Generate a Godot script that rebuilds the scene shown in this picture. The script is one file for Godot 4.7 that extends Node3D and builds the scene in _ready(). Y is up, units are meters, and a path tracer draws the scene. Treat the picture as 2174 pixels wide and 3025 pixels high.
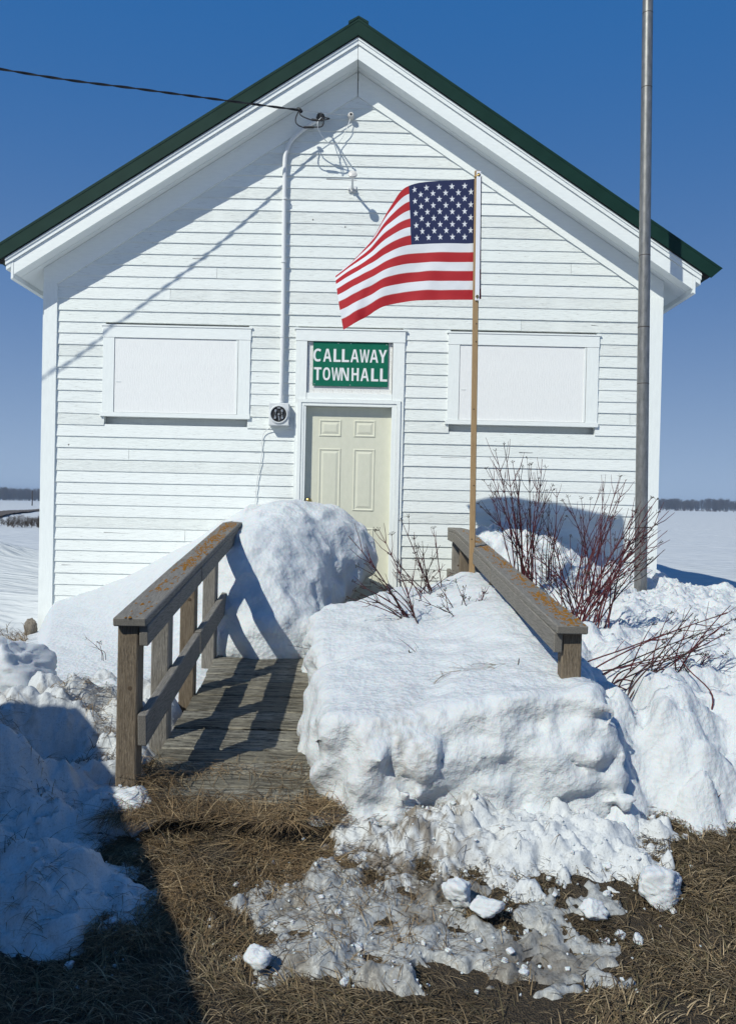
extends Node3D
# Small white town hall in deep spring snow: wooden ramp, flag on a stake, red twigged shrubs.

const WALL := -8.55            # front plane of the house wall
const HX := -0.2               # middle of the house front
const HALF := 3.21             # half the house width
const PITCH := 0.6525          # rise over run of the roof
const SOFFIT := 5.90           # soffit height at the ridge
const EX := 0.28               # roof overhang at the gable
const ROW := 0.119             # exposed height of one clapboard

var M := {}
var rng := RandomNumberGenerator.new()
var n_low := FastNoiseLite.new()
var n_mid := FastNoiseLite.new()
var n_lump := FastNoiseLite.new()
var n_clod := FastNoiseLite.new()
var n_fine := FastNoiseLite.new()
var n_lump_v := FastNoiseLite.new()
var taken := {}
var t_start := 0

func _ready() -> void:
	t_start = Time.get_ticks_msec()
	# ---- camera, sky, sun, exposure
	var cam := Camera3D.new()
	cam.name = "camera"
	cam.fov = 63.98
	cam.near = 0.05
	cam.far = 4000.0
	cam.position = Vector3(0, 1.45, 0)
	cam.rotation_degrees = Vector3(-0.69, 0, 1.25)
	add_child(cam)
	cam.current = true
	var sky_mat := ProceduralSkyMaterial.new()
	sky_mat.sky_top_color = Color(0.12, 0.345, 0.575)
	sky_mat.sky_horizon_color = Color(0.565, 0.645, 0.74)
	sky_mat.sky_curve = 0.125
	sky_mat.sky_energy_multiplier = 1.05
	sky_mat.ground_bottom_color = Color(0.55, 0.6, 0.68)
	sky_mat.ground_horizon_color = Color(0.565, 0.645, 0.74)
	sky_mat.sun_angle_max = 0.5
	var sky := Sky.new()
	sky.sky_material = sky_mat
	var env := Environment.new()
	env.background_mode = Environment.BG_SKY
	env.sky = sky
	env.tonemap_mode = Environment.TONE_MAPPER_LINEAR
	env.tonemap_exposure = 1.17
	env.fog_enabled = true
	env.fog_density = 0.0007
	env.fog_light_color = Color(0.62, 0.70, 0.80)
	env.sdfgi_enabled = true
	env.ssao_enabled = true
	env.ssil_enabled = true
	var we := WorldEnvironment.new()
	we.name = "world_environment"
	we.environment = env
	add_child(we)
	var sun := DirectionalLight3D.new()
	sun.name = "sun"
	sun.light_energy = 1.16
	sun.light_color = Color(1.0, 0.995, 0.945)
	sun.light_angular_distance = 0.5
	sun.shadow_enabled = true
	sun.look_at_from_position(Vector3(-8.3, 11.9, 10.0), Vector3.ZERO, Vector3.UP)
	add_child(sun)

	rng.seed = 7
	set_noise(n_low, 11, FastNoiseLite.TYPE_SIMPLEX_SMOOTH, 1.1, 2)
	set_noise(n_mid, 12, FastNoiseLite.TYPE_SIMPLEX_SMOOTH, 4.5, 2)
	set_noise(n_fine, 13, FastNoiseLite.TYPE_SIMPLEX_SMOOTH, 18.0, 2)
	set_noise(n_lump, 14, FastNoiseLite.TYPE_CELLULAR, 5.5, 0)
	set_noise(n_clod, 15, FastNoiseLite.TYPE_CELLULAR, 13.0, 0)
	set_noise(n_lump_v, 14, FastNoiseLite.TYPE_CELLULAR, 5.5, 0)
	n_lump_v.cellular_return_type = FastNoiseLite.RETURN_CELL_VALUE
	make_materials()
	stage("materials")
	build_land()
	stage("land")
	build_house()
	stage("house")
	build_ramp()
	stage("ramp")
	build_snow()
	stage("snow")
	build_wall_fittings()
	build_poles_and_flag()
	build_van()
	stage("fittings")
	build_shrubs()
	build_grass()
	stage("plants")

func stage(s: String) -> void:
	print(s, " ", Time.get_ticks_msec() - t_start, " ms")

# ------------------------------------------------------------------ helpers
func set_noise(n: FastNoiseLite, s: int, kind: int, freq: float, octaves: int) -> void:
	n.seed = s
	n.noise_type = kind
	n.frequency = freq
	n.fractal_type = FastNoiseLite.FRACTAL_NONE if octaves == 0 else FastNoiseLite.FRACTAL_FBM
	n.fractal_octaves = maxi(octaves, 1)
	n.cellular_return_type = FastNoiseLite.RETURN_DISTANCE
	n.cellular_distance_function = FastNoiseLite.DISTANCE_EUCLIDEAN

func lin(r: float, g: float, b: float) -> Color:
	return Color(r, g, b).linear_to_srgb()

func numbered(called: String) -> String:
	if not taken.has(called):
		taken[called] = 0
		return called
	taken[called] += 1
	return "%s_%03d" % [called, taken[called]]

func tag(o: Node, label: String, category: String, group := "") -> void:
	o.set_meta("label", label)
	o.set_meta("category", category)
	if group != "":
		o.set_meta("group", group)

func thing(called: String, label: String, category: String, at := Vector3.ZERO, group := "") -> Node3D:
	var o := Node3D.new()
	o.name = numbered(called)
	add_child(o)
	o.position = at
	tag(o, label, category, group)
	return o

func put(mesh: Mesh, called: String, m: Material, parent: Node, at := Vector3.ZERO) -> MeshInstance3D:
	var o := MeshInstance3D.new()
	o.mesh = mesh
	o.material_override = m
	if parent == self:
		o.name = numbered(called)
		add_child(o)
	else:
		o.name = called
		parent.add_child(o, true)
	o.position = at
	return o

func structure(mesh: Mesh, called: String, m: Material) -> MeshInstance3D:
	var o := put(mesh, called, m, self)
	o.set_meta("kind", "structure")
	return o

# -- flat shaded solids collected into one mesh
class Solid:
	var v := PackedVector3Array()
	var n := PackedVector3Array()
	func tri(a: Vector3, b: Vector3, c: Vector3, inside: Vector3) -> void:
		var k := (c - a).cross(b - a)
		if k.length_squared() < 1e-16:
			return
		k = k.normalized()
		if k.dot((a + b + c) / 3.0 - inside) < 0.0:
			k = -k
			v.append_array([a, c, b])
		else:
			v.append_array([a, b, c])
		n.append_array([k, k, k])
	func quad(a: Vector3, b: Vector3, c: Vector3, d: Vector3, inside: Vector3) -> void:
		tri(a, b, c, inside)
		tri(a, c, d, inside)
	# eight corners: bottom ring then top ring, in the same order
	func hexa(p: Array) -> void:
		var mid := Vector3.ZERO
		for q in p:
			mid += q
		mid /= 8.0
		for f in [[0, 1, 2, 3], [4, 5, 6, 7], [0, 1, 5, 4], [1, 2, 6, 5], [2, 3, 7, 6], [3, 0, 4, 7]]:
			quad(p[f[0]], p[f[1]], p[f[2]], p[f[3]], mid)
	func box(lo: Vector3, hi: Vector3) -> void:
		hexa([lo, Vector3(hi.x, lo.y, lo.z), Vector3(hi.x, lo.y, hi.z), Vector3(lo.x, lo.y, hi.z), Vector3(lo.x, hi.y, lo.z), Vector3(hi.x, hi.y, lo.z), hi, Vector3(lo.x, hi.y, hi.z)])
	# box with chamfered edges round its own middle, then placed
	func bevel(size: Vector3, b: float, t := Transform3D.IDENTITY) -> void:
		var h := size / 2.0
		var mid := t.origin
		for ax in 3:
			for s in [-1.0, 1.0]:
				var q := []
				for k in [[-1, -1], [1, -1], [1, 1], [-1, 1]]:
					var p := Vector3.ZERO
					p[ax] = s * h[ax]
					p[(ax + 1) % 3] = k[0] * (h[(ax + 1) % 3] - b)
					p[(ax + 2) % 3] = k[1] * (h[(ax + 2) % 3] - b)
					q.append(t * p)
				quad(q[0], q[1], q[2], q[3], mid)
		for ax in 3:
			for s1 in [-1.0, 1.0]:
				for s2 in [-1.0, 1.0]:
					var i := (ax + 1) % 3
					var j := (ax + 2) % 3
					var q := []
					for e in [[-1, 0], [1, 0], [1, 1], [-1, 1]]:
						var p := Vector3.ZERO
						p[ax] = e[0] * (h[ax] - b)
						p[i] = s1 * (h[i] - (b if e[1] == 1 else 0.0))
						p[j] = s2 * (h[j] - (0.0 if e[1] == 1 else b))
						q.append(t * p)
					quad(q[0], q[1], q[2], q[3], mid)
		for sx in [-1.0, 1.0]:
			for sy in [-1.0, 1.0]:
				for sz in [-1.0, 1.0]:
					tri(t * Vector3(sx * h.x, sy * (h.y - b), sz * (h.z - b)), t * Vector3(sx * (h.x - b), sy * h.y, sz * (h.z - b)), t * Vector3(sx * (h.x - b), sy * (h.y - b), sz * h.z), mid)
	func mesh() -> ArrayMesh:
		var a := []
		a.resize(Mesh.ARRAY_MAX)
		a[Mesh.ARRAY_VERTEX] = v
		a[Mesh.ARRAY_NORMAL] = n
		var m := ArrayMesh.new()
		m.add_surface_from_arrays(Mesh.PRIMITIVE_TRIANGLES, a)
		return m

func box_mesh(lo: Vector3, hi: Vector3) -> ArrayMesh:
	var s := Solid.new()
	s.box(lo, hi)
	return s.mesh()

func bevel_mesh(size: Vector3, b: float, t := Transform3D.IDENTITY) -> ArrayMesh:
	var s := Solid.new()
	s.bevel(size, b, t)
	return s.mesh()

# a beam between two points, upright section
func beam(a: Vector3, b: Vector3, w: float, h: float, bev := 0.004) -> ArrayMesh:
	var d := (b - a).normalized()
	var side := d.cross(Vector3.UP).normalized()
	var up := side.cross(d)
	var s := Solid.new()
	s.bevel(Vector3(w, h, a.distance_to(b)), bev, Transform3D(Basis(side, up, -d), (a + b) / 2.0))
	return s.mesh()

func smooth_mesh(v: PackedVector3Array, nn: PackedVector3Array, idx: PackedInt32Array, col := PackedColorArray(), uv := PackedVector2Array()) -> ArrayMesh:
	# front faces run clockwise: turn every triangle to agree with its normals
	for i in range(0, idx.size(), 3):
		var p := idx[i]
		var q := idx[i + 1]
		var w := idx[i + 2]
		if (v[w] - v[p]).cross(v[q] - v[p]).dot(nn[p] + nn[q] + nn[w]) < 0.0:
			idx[i + 1] = w
			idx[i + 2] = q
	var a := []
	a.resize(Mesh.ARRAY_MAX)
	a[Mesh.ARRAY_VERTEX] = v
	a[Mesh.ARRAY_NORMAL] = nn
	a[Mesh.ARRAY_INDEX] = idx
	if col.size() > 0:
		a[Mesh.ARRAY_COLOR] = col
	if uv.size() > 0:
		a[Mesh.ARRAY_TEX_UV] = uv
	var m := ArrayMesh.new()
	m.add_surface_from_arrays(Mesh.PRIMITIVE_TRIANGLES, a)
	return m

class Tubes:
	var v := PackedVector3Array()
	var n := PackedVector3Array()
	var idx := PackedInt32Array()
	func add(pts: Array, radii: Array, sides := 6) -> void:
		var base := v.size()
		var ref := Vector3(0.31, 0.2, 0.93)
		for i in pts.size():
			var d: Vector3 = (pts[mini(i + 1, pts.size() - 1)] - pts[maxi(i - 1, 0)]).normalized()
			var a := d.cross(ref).normalized()
			var b := d.cross(a)
			for k in sides:
				var w := TAU * k / sides
				var o := a * cos(w) + b * sin(w)
				v.append(pts[i] + o * radii[i])
				n.append(o)
		for i in pts.size() - 1:
			for k in sides:
				var p := base + i * sides + k
				var q := base + i * sides + (k + 1) % sides
				idx.append_array([p, q, p + sides, q, q + sides, p + sides])
		for e in [0, pts.size() - 1]:
			var c := v.size()
			v.append(pts[e])
			var d2: Vector3 = (pts[e] - pts[1 if e == 0 else e - 1]).normalized()
			n.append(d2)
			for k in sides:
				v.append(v[base + e * sides + k])
				n.append(d2)
			for k in sides:
				idx.append_array([c, c + 1 + k, c + 1 + (k + 1) % sides])

func tube_mesh(t: Tubes) -> ArrayMesh:
	return smooth_mesh(t.v, t.n, t.idx)

func lathe(profile: Array, sides: int, t := Transform3D.IDENTITY) -> ArrayMesh:
	# profile: [radius, height] going up; axis y; hard rings by doubling points
	var v := PackedVector3Array()
	var nn := PackedVector3Array()
	var idx := PackedInt32Array()
	for i in profile.size() - 1:
		var p: Array = profile[i]
		var q: Array = profile[i + 1]
		var sl := Vector2(q[1] - p[1], p[0] - q[0]).normalized()
		var base := v.size()
		for k in sides + 1:
			var w := TAU * k / sides
			var o := Vector3(cos(w), 0, sin(w))
			for e in [p, q]:
				v.append(t * (o * e[0] + Vector3.UP * e[1]))
				nn.append((t.basis * (o * sl.x + Vector3.UP * sl.y)).normalized())
		for k in sides:
			var b := base + k * 2
			idx.append_array([b, b + 1, b + 2, b + 2, b + 1, b + 3])
	return smooth_mesh(v, nn, idx)

func catmull(pts: Array, steps: int) -> Array:
	var out := []
	for i in pts.size() - 1:
		var p0: Vector3 = pts[maxi(i - 1, 0)]
		var p1: Vector3 = pts[i]
		var p2: Vector3 = pts[i + 1]
		var p3: Vector3 = pts[mini(i + 2, pts.size() - 1)]
		for k in steps:
			out.append(p1.cubic_interpolate(p2, p0, p3, float(k) / steps))
	out.append(pts[-1])
	return out

# ------------------------------------------------------------------ materials
func noise_bytes(s: int, kind: int, freq: float, octaves: int, size := 512, ret := FastNoiseLite.RETURN_DISTANCE) -> PackedByteArray:
	var n := FastNoiseLite.new()
	set_noise(n, s, kind, freq, octaves)
	n.cellular_return_type = ret
	var im := n.get_seamless_image(size, size)
	im.convert(Image.FORMAT_L8)
	return im.get_data()

func blend(a: PackedByteArray, b: PackedByteArray, share: float) -> PackedByteArray:
	var o := PackedByteArray()
	o.resize(a.size())
	for i in a.size():
		o[i] = int(a[i] * (1.0 - share) + b[i] * share)
	return o

func ramp(a: PackedByteArray, stops: Array, size := 512) -> ImageTexture:
	# stops: [position, linear colour]
	var g := Gradient.new()
	g.offsets = PackedFloat32Array(stops.map(func(s): return s[0]))
	g.colors = PackedColorArray(stops.map(func(s): return s[1].linear_to_srgb()))
	var lut := PackedByteArray()
	for i in 256:
		var c := g.sample(i / 255.0)
		lut.append_array([int(c.r * 255), int(c.g * 255), int(c.b * 255)])
	var o := PackedByteArray()
	o.resize(a.size() * 3)
	for i in a.size():
		var k := a[i] * 3
		o[i * 3] = lut[k]
		o[i * 3 + 1] = lut[k + 1]
		o[i * 3 + 2] = lut[k + 2]
	return ImageTexture.create_from_image(Image.create_from_data(size, size, false, Image.FORMAT_RGB8, o))

func grey_tex(a: PackedByteArray, size := 512) -> ImageTexture:
	return ImageTexture.create_from_image(Image.create_from_data(size, size, false, Image.FORMAT_L8, a))

func mat(rough: float, color: Color, tex: Texture2D = null, scale := Vector3.ONE, bump: Texture2D = null, depth := 0.0) -> StandardMaterial3D:
	var m := StandardMaterial3D.new()
	m.albedo_color = color
	m.roughness = rough
	m.metallic_specular = 0.4
	if tex or bump:
		m.uv1_triplanar = true
		m.uv1_world_triplanar = true
		m.uv1_scale = scale
	if tex:
		m.albedo_texture = tex
	if bump:
		m.heightmap_enabled = true
		m.heightmap_texture = bump
		m.heightmap_scale = depth
	return m

func make_materials() -> void:
	var W := Color.WHITE
	var fbm := noise_bytes(1, FastNoiseLite.TYPE_SIMPLEX_SMOOTH, 0.02, 5)
	var fbm2 := noise_bytes(2, FastNoiseLite.TYPE_SIMPLEX_SMOOTH, 0.035, 4)
	var coarse := noise_bytes(5, FastNoiseLite.TYPE_SIMPLEX_SMOOTH, 0.009, 3)
	var fine := noise_bytes(3, FastNoiseLite.TYPE_SIMPLEX_SMOOTH, 0.12, 3)
	var cups := noise_bytes(4, FastNoiseLite.TYPE_CELLULAR, 0.045, 0)
	# snow: melt cups, crystals and a little dirt
	var snow_h := grey_tex(blend(blend(cups, fbm2, 0.22), fine, 0.22))
	var snow_c := ramp(blend(fbm, fine, 0.4), [[0.0, Color(0.46, 0.49, 0.51)], [0.45, Color(0.54, 0.565, 0.585)], [1.0, Color(0.60, 0.62, 0.635)]])
	var specks := ramp(fine, [[0.0, Color(0.10, 0.075, 0.05)], [0.1, Color(0.2, 0.16, 0.12)], [0.155, Color(0.4, 0.4, 0.39)], [0.3, Color(0.51, 0.53, 0.54)], [1.0, Color(0.60, 0.62, 0.63)]])
	M.snow = mat(0.62, W, snow_c, Vector3.ONE * 1.5, snow_h, 1.1)
	M.snow.vertex_color_use_as_albedo = true
	M.clod = mat(0.75, W, snow_c, Vector3.ONE * 1.9, snow_h, 1.1)
	M.clod.vertex_color_use_as_albedo = true
	M.lump = mat(0.75, W, snow_c, Vector3.ONE * 3.0, snow_h, 0.22)
	M.lump.vertex_color_use_as_albedo = true
	for sm in [M.snow, M.clod, M.lump]:
		sm.subsurf_scatter_enabled = true
		sm.subsurf_scatter_strength = 0.22
	M.dirty_snow = mat(0.7, W, specks, Vector3.ONE * 1.9, snow_h, 0.8)
	M.dirty_snow.vertex_color_use_as_albedo = true
	M.field = mat(0.8, W, snow_c, Vector3(0.09, 0.2, 0.42), grey_tex(blend(fbm, cups, 0.25)), 10.0)
	var ice_c := ramp(blend(fbm2, fine, 0.45), [[0.0, Color(0.14, 0.12, 0.095)], [0.3, Color(0.33, 0.32, 0.30)], [0.5, Color(0.42, 0.43, 0.43)], [0.72, Color(0.51, 0.53, 0.54)], [1.0, Color(0.6, 0.62, 0.63)]])
	M.ice = mat(0.42, W, ice_c, Vector3.ONE * 2.3, snow_h, 0.8)
	M.ice.vertex_color_use_as_albedo = true
	# soil and thatch under the grass
	M.soil = mat(0.95, W, ramp(blend(fine, fbm2, 0.4), [[0.0, Color(0.014, 0.011, 0.008)], [0.4, Color(0.05, 0.037, 0.024)], [0.7, Color(0.11, 0.082, 0.05)], [1.0, Color(0.22, 0.17, 0.11)]]), Vector3.ONE * 2.0, grey_tex(blend(fine, fbm2, 0.4)), 3.0)
	M.road = mat(0.9, W, ramp(blend(fbm, fine, 0.4), [[0.0, Color(0.06, 0.048, 0.04)], [0.6, Color(0.11, 0.09, 0.075)], [1.0, Color(0.2, 0.17, 0.15)]]), Vector3.ONE * 0.4)
	# house paint: brushed white with hairline checks
	var checks := ramp(blend(fbm2, fine, 0.35), [[0.0, Color(0.22, 0.20, 0.18)], [0.17, Color(0.42, 0.41, 0.39)], [0.24, Color(0.70, 0.72, 0.71)], [0.33, Color(0.755, 0.785, 0.77)], [0.6, Color(0.795, 0.825, 0.81)], [1.0, Color(0.815, 0.845, 0.83)]])
	var grain_h := grey_tex(blend(fbm2, fine, 0.5))
	M.siding = mat(0.55, W, checks, Vector3(0.35, 5.0, 5.0), grain_h, 0.35)
	M.siding2 = mat(0.55, Color(0.995, 0.995, 0.99), checks, Vector3(0.28, 6.3, 6.3), grain_h, 0.5)
	M.siding3 = mat(0.55, Color(0.985, 0.988, 0.985), checks, Vector3(0.45, 4.1, 4.1), grain_h, 0.4)
	M.trim = mat(0.5, W, ramp(fbm, [[0.0, Color(0.755, 0.785, 0.775)], [1.0, Color(0.815, 0.845, 0.83)]]), Vector3(3.0, 0.5, 3.0), grain_h, 0.15)
	M.trim_wide = mat(0.5, W, ramp(fbm, [[0.0, Color(0.765, 0.795, 0.785)], [1.0, Color(0.815, 0.845, 0.83)]]), Vector3(0.6, 3.0, 3.0), grain_h, 0.15)
	M.plywood = mat(0.6, W, ramp(blend(fbm2, fine, 0.25), [[0.0, Color(0.62, 0.62, 0.60)], [0.1, Color(0.76, 0.765, 0.76)], [0.5, Color(0.80, 0.805, 0.80)], [1.0, Color(0.83, 0.83, 0.825)]]), Vector3(4.0, 0.5, 4.0), grain_h, 0.25)
	M.peeling = mat(0.6, W, ramp(blend(fbm2, fine, 0.3), [[0.0, Color(0.25, 0.2, 0.16)], [0.22, Color(0.45, 0.41, 0.37)], [0.3, Color(0.74, 0.74, 0.72)], [1.0, Color(0.82, 0.82, 0.81)]]), Vector3(5.0, 0.9, 5.0), grain_h, 0.4)
	M.door = mat(0.45, W, ramp(fbm, [[0.0, Color(0.60, 0.60, 0.495)], [1.0, Color(0.65, 0.645, 0.54)]]), Vector3(1.5, 0.8, 1.5), grain_h, 0.08)
	M.split = mat(0.9, lin(0.12, 0.11, 0.1))
	M.gap = mat(0.95, lin(0.02, 0.02, 0.02))
	# green painted metal
	M.green = mat(0.5, W, ramp(blend(coarse, fine, 0.25), [[0.0, Color(0.006, 0.026, 0.019)], [1.0, Color(0.010, 0.036, 0.027)]]), Vector3.ONE * 0.9)
	M.green.metallic_specular = 0.25
	M.sign_green = mat(0.4, W, ramp(coarse, [[0.0, Color(0.0, 0.115, 0.065)], [1.0, Color(0.002, 0.135, 0.078)]]), Vector3.ONE * 1.3)
	M.sign_white = mat(0.45, lin(0.72, 0.74, 0.74))
	# galvanised steel, brass, cable
	M.galvanised = mat(0.42, W, ramp(blend(fbm, fine, 0.3), [[0.0, Color(0.1, 0.1, 0.098)], [0.35, Color(0.19, 0.19, 0.185)], [0.7, Color(0.26, 0.257, 0.25)], [1.0, Color(0.36, 0.36, 0.35)]]), Vector3(2.2, 0.7, 2.2))
	M.galvanised.metallic = 0.55
	M.rust = mat(0.8, lin(0.05, 0.04, 0.035))
	M.meter = mat(0.45, lin(0.62, 0.64, 0.65))
	M.conduit = mat(0.5, lin(0.7, 0.715, 0.72))
	M.brass = mat(0.3, lin(0.42, 0.29, 0.10))
	M.brass.metallic = 0.9
	M.steel = mat(0.35, lin(0.55, 0.55, 0.55))
	M.steel.metallic = 0.8
	M.dark = mat(0.6, lin(0.022, 0.023, 0.026))
	M.cable = mat(0.55, lin(0.012, 0.012, 0.016))
	M.porcelain = mat(0.3, lin(0.62, 0.6, 0.57))
	# weathered lumber; the grain runs along the axis with the small scale
	var wood := blend(fbm2, fine, 0.35)
	var grey_wood := ramp(wood, [[0.0, Color(0.03, 0.026, 0.022)], [0.22, Color(0.11, 0.1, 0.087)], [0.45, Color(0.23, 0.213, 0.188)], [0.8, Color(0.33, 0.31, 0.278)], [1.0, Color(0.42, 0.4, 0.365)]])
	var brown_wood := ramp(wood, [[0.0, Color(0.045, 0.032, 0.022)], [0.3, Color(0.13, 0.10, 0.068)], [0.6, Color(0.225, 0.18, 0.13)], [1.0, Color(0.32, 0.27, 0.205)]])
	var deck_wood := ramp(blend(wood, coarse, 0.4), [[0.0, Color(0.012, 0.011, 0.009)], [0.33, Color(0.035, 0.031, 0.024)], [0.43, Color(0.16, 0.147, 0.115)], [0.55, Color(0.29, 0.27, 0.218)], [1.0, Color(0.42, 0.395, 0.33)]])
	M.rail = mat(0.85, W, grey_wood, Vector3(12.0, 12.0, 0.5), grain_h, 0.6)
	M.post = mat(0.85, W, brown_wood, Vector3(12.0, 0.45, 12.0), grain_h, 0.5)
	M.post_grey = mat(0.85, W, grey_wood, Vector3(12.0, 0.45, 12.0), grain_h, 0.5)
	M.deck = mat(0.88, W, deck_wood, Vector3(0.9, 9.0, 9.0), grain_h, 0.8)
	M.deck2 = mat(0.88, Color(0.93, 0.92, 0.9), deck_wood, Vector3(0.7, 11.0, 11.0), grain_h, 0.9)
	M.knot = mat(0.8, lin(0.07, 0.048, 0.03))
	M.pine = mat(0.65, W, ramp(wood, [[0.0, Color(0.17, 0.1, 0.045)], [0.4, Color(0.31, 0.205, 0.105)], [1.0, Color(0.40, 0.28, 0.155)]]), Vector3(9.0, 0.4, 9.0))
	M.lichen = mat(0.95, W, ramp(fine, [[0.0, Color(0.16, 0.06, 0.008)], [0.5, Color(0.36, 0.16, 0.012)], [1.0, Color(0.5, 0.26, 0.03)]]), Vector3.ONE * 5.0, grey_tex(fine), 1.0)
	M.stone = mat(0.9, W, ramp(fbm2, [[0.0, Color(0.12, 0.1, 0.08)], [1.0, Color(0.36, 0.32, 0.26)]]), Vector3.ONE * 3.0, grain_h, 1.5)
	# plants
	M.twig = mat(0.55, W, ramp(fbm2, [[0.0, Color(0.045, 0.011, 0.012)], [0.5, Color(0.085, 0.014, 0.019)], [1.0, Color(0.135, 0.028, 0.03)]]), Vector3.ONE * 6.0)
	M.twig_dark = mat(0.7, W, ramp(fbm2, [[0.0, Color(0.025, 0.012, 0.01)], [1.0, Color(0.075, 0.03, 0.028)]]), Vector3.ONE * 6.0)
	M.seed = mat(0.9, lin(0.06, 0.045, 0.035))
	M.grass = mat(0.8, W)
	M.grass.vertex_color_use_as_albedo = true
	M.grass.backlight_enabled = true
	M.grass.backlight = Color(0.3, 0.3, 0.3)
	M.grass.cull_mode = BaseMaterial3D.CULL_DISABLED
	M.bark = mat(0.9, lin(0.07, 0.06, 0.057))
	M.cloth = mat(0.75, W)
	M.cloth.backlight_enabled = true
	M.cloth.backlight = Color(0.35, 0.35, 0.35)
	M.cloth.cull_mode = BaseMaterial3D.CULL_DISABLED
	M.canvas = mat(0.85, lin(0.74, 0.75, 0.8))
	M.van = mat(0.35, lin(0.5, 0.5, 0.52))
	M.glass = mat(0.08, lin(0.02, 0.024, 0.028))
	M.tyre = mat(0.9, lin(0.015, 0.015, 0.015))

# ------------------------------------------------------------------ land
func lawn_h(x: float, z: float) -> float:
	return 0.15 * smoothstep(2.45, 3.6, -z) + 0.018 * n_low.get_noise_2d(x * 1.6, z * 1.6) + 0.006 * n_mid.get_noise_2d(x * 2.0, z * 2.0)

func field_h(x: float, z: float) -> float:
	var d := sqrt(x * x + z * z)
	var h := 0.28 + 0.05 * n_low.get_noise_2d(x * 0.12, z * 0.22) + 0.025 * n_low.get_noise_2d(x * 0.5 + 40.0, z * 0.9)
	var far := maxf(0.0, d - 45.0)
	h += far * lerpf(-0.0048, 0.0016, smoothstep(-0.35, 0.3, x / maxf(d, 1.0)))
	# ploughed hump left of the house
	h += 0.60 * exp(-pow((x + 6.8) / 1.9, 2.0) - pow((z + 12.6) / 1.7, 2.0)) * (1.0 + 0.35 * n_low.get_noise_2d(x * 0.9, z * 0.9))
	h += 0.12 * exp(-pow((x + 4.6) / 0.7, 2.0) - pow((z + 10.2) / 1.1, 2.0))
	# the ground falls away to the bare lawn in front of the house
	var k := smoothstep(-4.2, -6.2, z)
	k = maxf(k, smoothstep(7.0, 9.5, absf(x)))
	k = maxf(k, smoothstep(5.0, 7.0, z))
	# trodden strip along the left corner
	var c := exp(-pow((x + 3.6) / 0.75, 2.0)) * smoothstep(-9.3, -8.4, z) * 0.3
	return lerpf(-0.25, h, k) - c

func graded(limit: float, fine_step: float, growth: float, from := 0.0) -> PackedFloat32Array:
	var o := PackedFloat32Array([from])
	var s := fine_step
	while o[-1] < limit:
		o.append(o[-1] + s)
		s *= growth
	return o

func build_land() -> void:
	var half := graded(1500.0, 0.18, 1.035)
	var xs := PackedFloat32Array()
	for i in range(half.size() - 1, 0, -1):
		xs.append(-half[i])
	xs.append_array(half)
	var ahead := graded(1600.0, 0.16, 1.03, 4.0)
	var zs := PackedFloat32Array()
	for i in range(ahead.size() - 1, -1, -1):
		zs.append(-ahead[i])
	for q in [-3.0, -1.0, 1.0, 3.0, 5.0, 6.0, 7.0, 9.0, 14.0, 30.0, 80.0, 250.0, 900.0]:
		zs.append(q)
	var v := PackedVector3Array()
	for z in zs:
		for x in xs:
			v.append(Vector3(x, field_h(x, z), z))
	var nx := xs.size()
	var nn := PackedVector3Array()
	nn.resize(v.size())
	var idx := PackedInt32Array()
	for j in zs.size():
		for i in nx:
			var k := j * nx + i
			var dx := v[j * nx + mini(i + 1, nx - 1)] - v[j * nx + maxi(i - 1, 0)]
			var dz := v[mini(j + 1, zs.size() - 1) * nx + i] - v[maxi(j - 1, 0) * nx + i]
			nn[k] = dz.cross(dx).normalized()
			if i < nx - 1 and j < zs.size() - 1:
				idx.append_array([k, k + 1, k + nx, k + 1, k + nx + 1, k + nx])
	structure(smooth_mesh(v, nn, idx), "snow_field", M.field)
	# bare lawn in front
	var lawn := grid_mesh(-9.0, 9.0, -6.0, 6.5, 0.06, lawn_h)
	structure(lawn, "lawn", M.soil)
	# dirt road across the field on the left
	var line := [Vector3(-16.5, 0, -27), Vector3(-19.1, 0, -38), Vector3(-22.3, 0, -48), Vector3(-24.4, 0, -56.4), Vector3(-26.2, 0, -63), Vector3(-28, 0, -75), Vector3(-28.5, 0, -90)]
	line = catmull(line, 12)
	var rv := PackedVector3Array()
	var rn := PackedVector3Array()
	var ri := PackedInt32Array()
	for i in line.size():
		var d: Vector3 = (line[mini(i + 1, line.size() - 1)] - line[maxi(i - 1, 0)]).normalized()
		var side := d.cross(Vector3.UP)
		for k in 5:
			var p: Vector3 = line[i] + side * (k - 2) * lerpf(0.85, 0.4, smoothstep(38.0, 66.0, -line[i].z))
			p.y = field_h(line[i].x, line[i].z) + 0.10
			rv.append(p)
			rn.append(Vector3.UP)
			if i < line.size() - 1 and k < 4:
				var b := i * 5 + k
				ri.append_array([b, b + 1, b + 5, b + 1, b + 6, b + 5])
	structure(smooth_mesh(rv, rn, ri), "road", M.road)
	build_woods()

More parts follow.
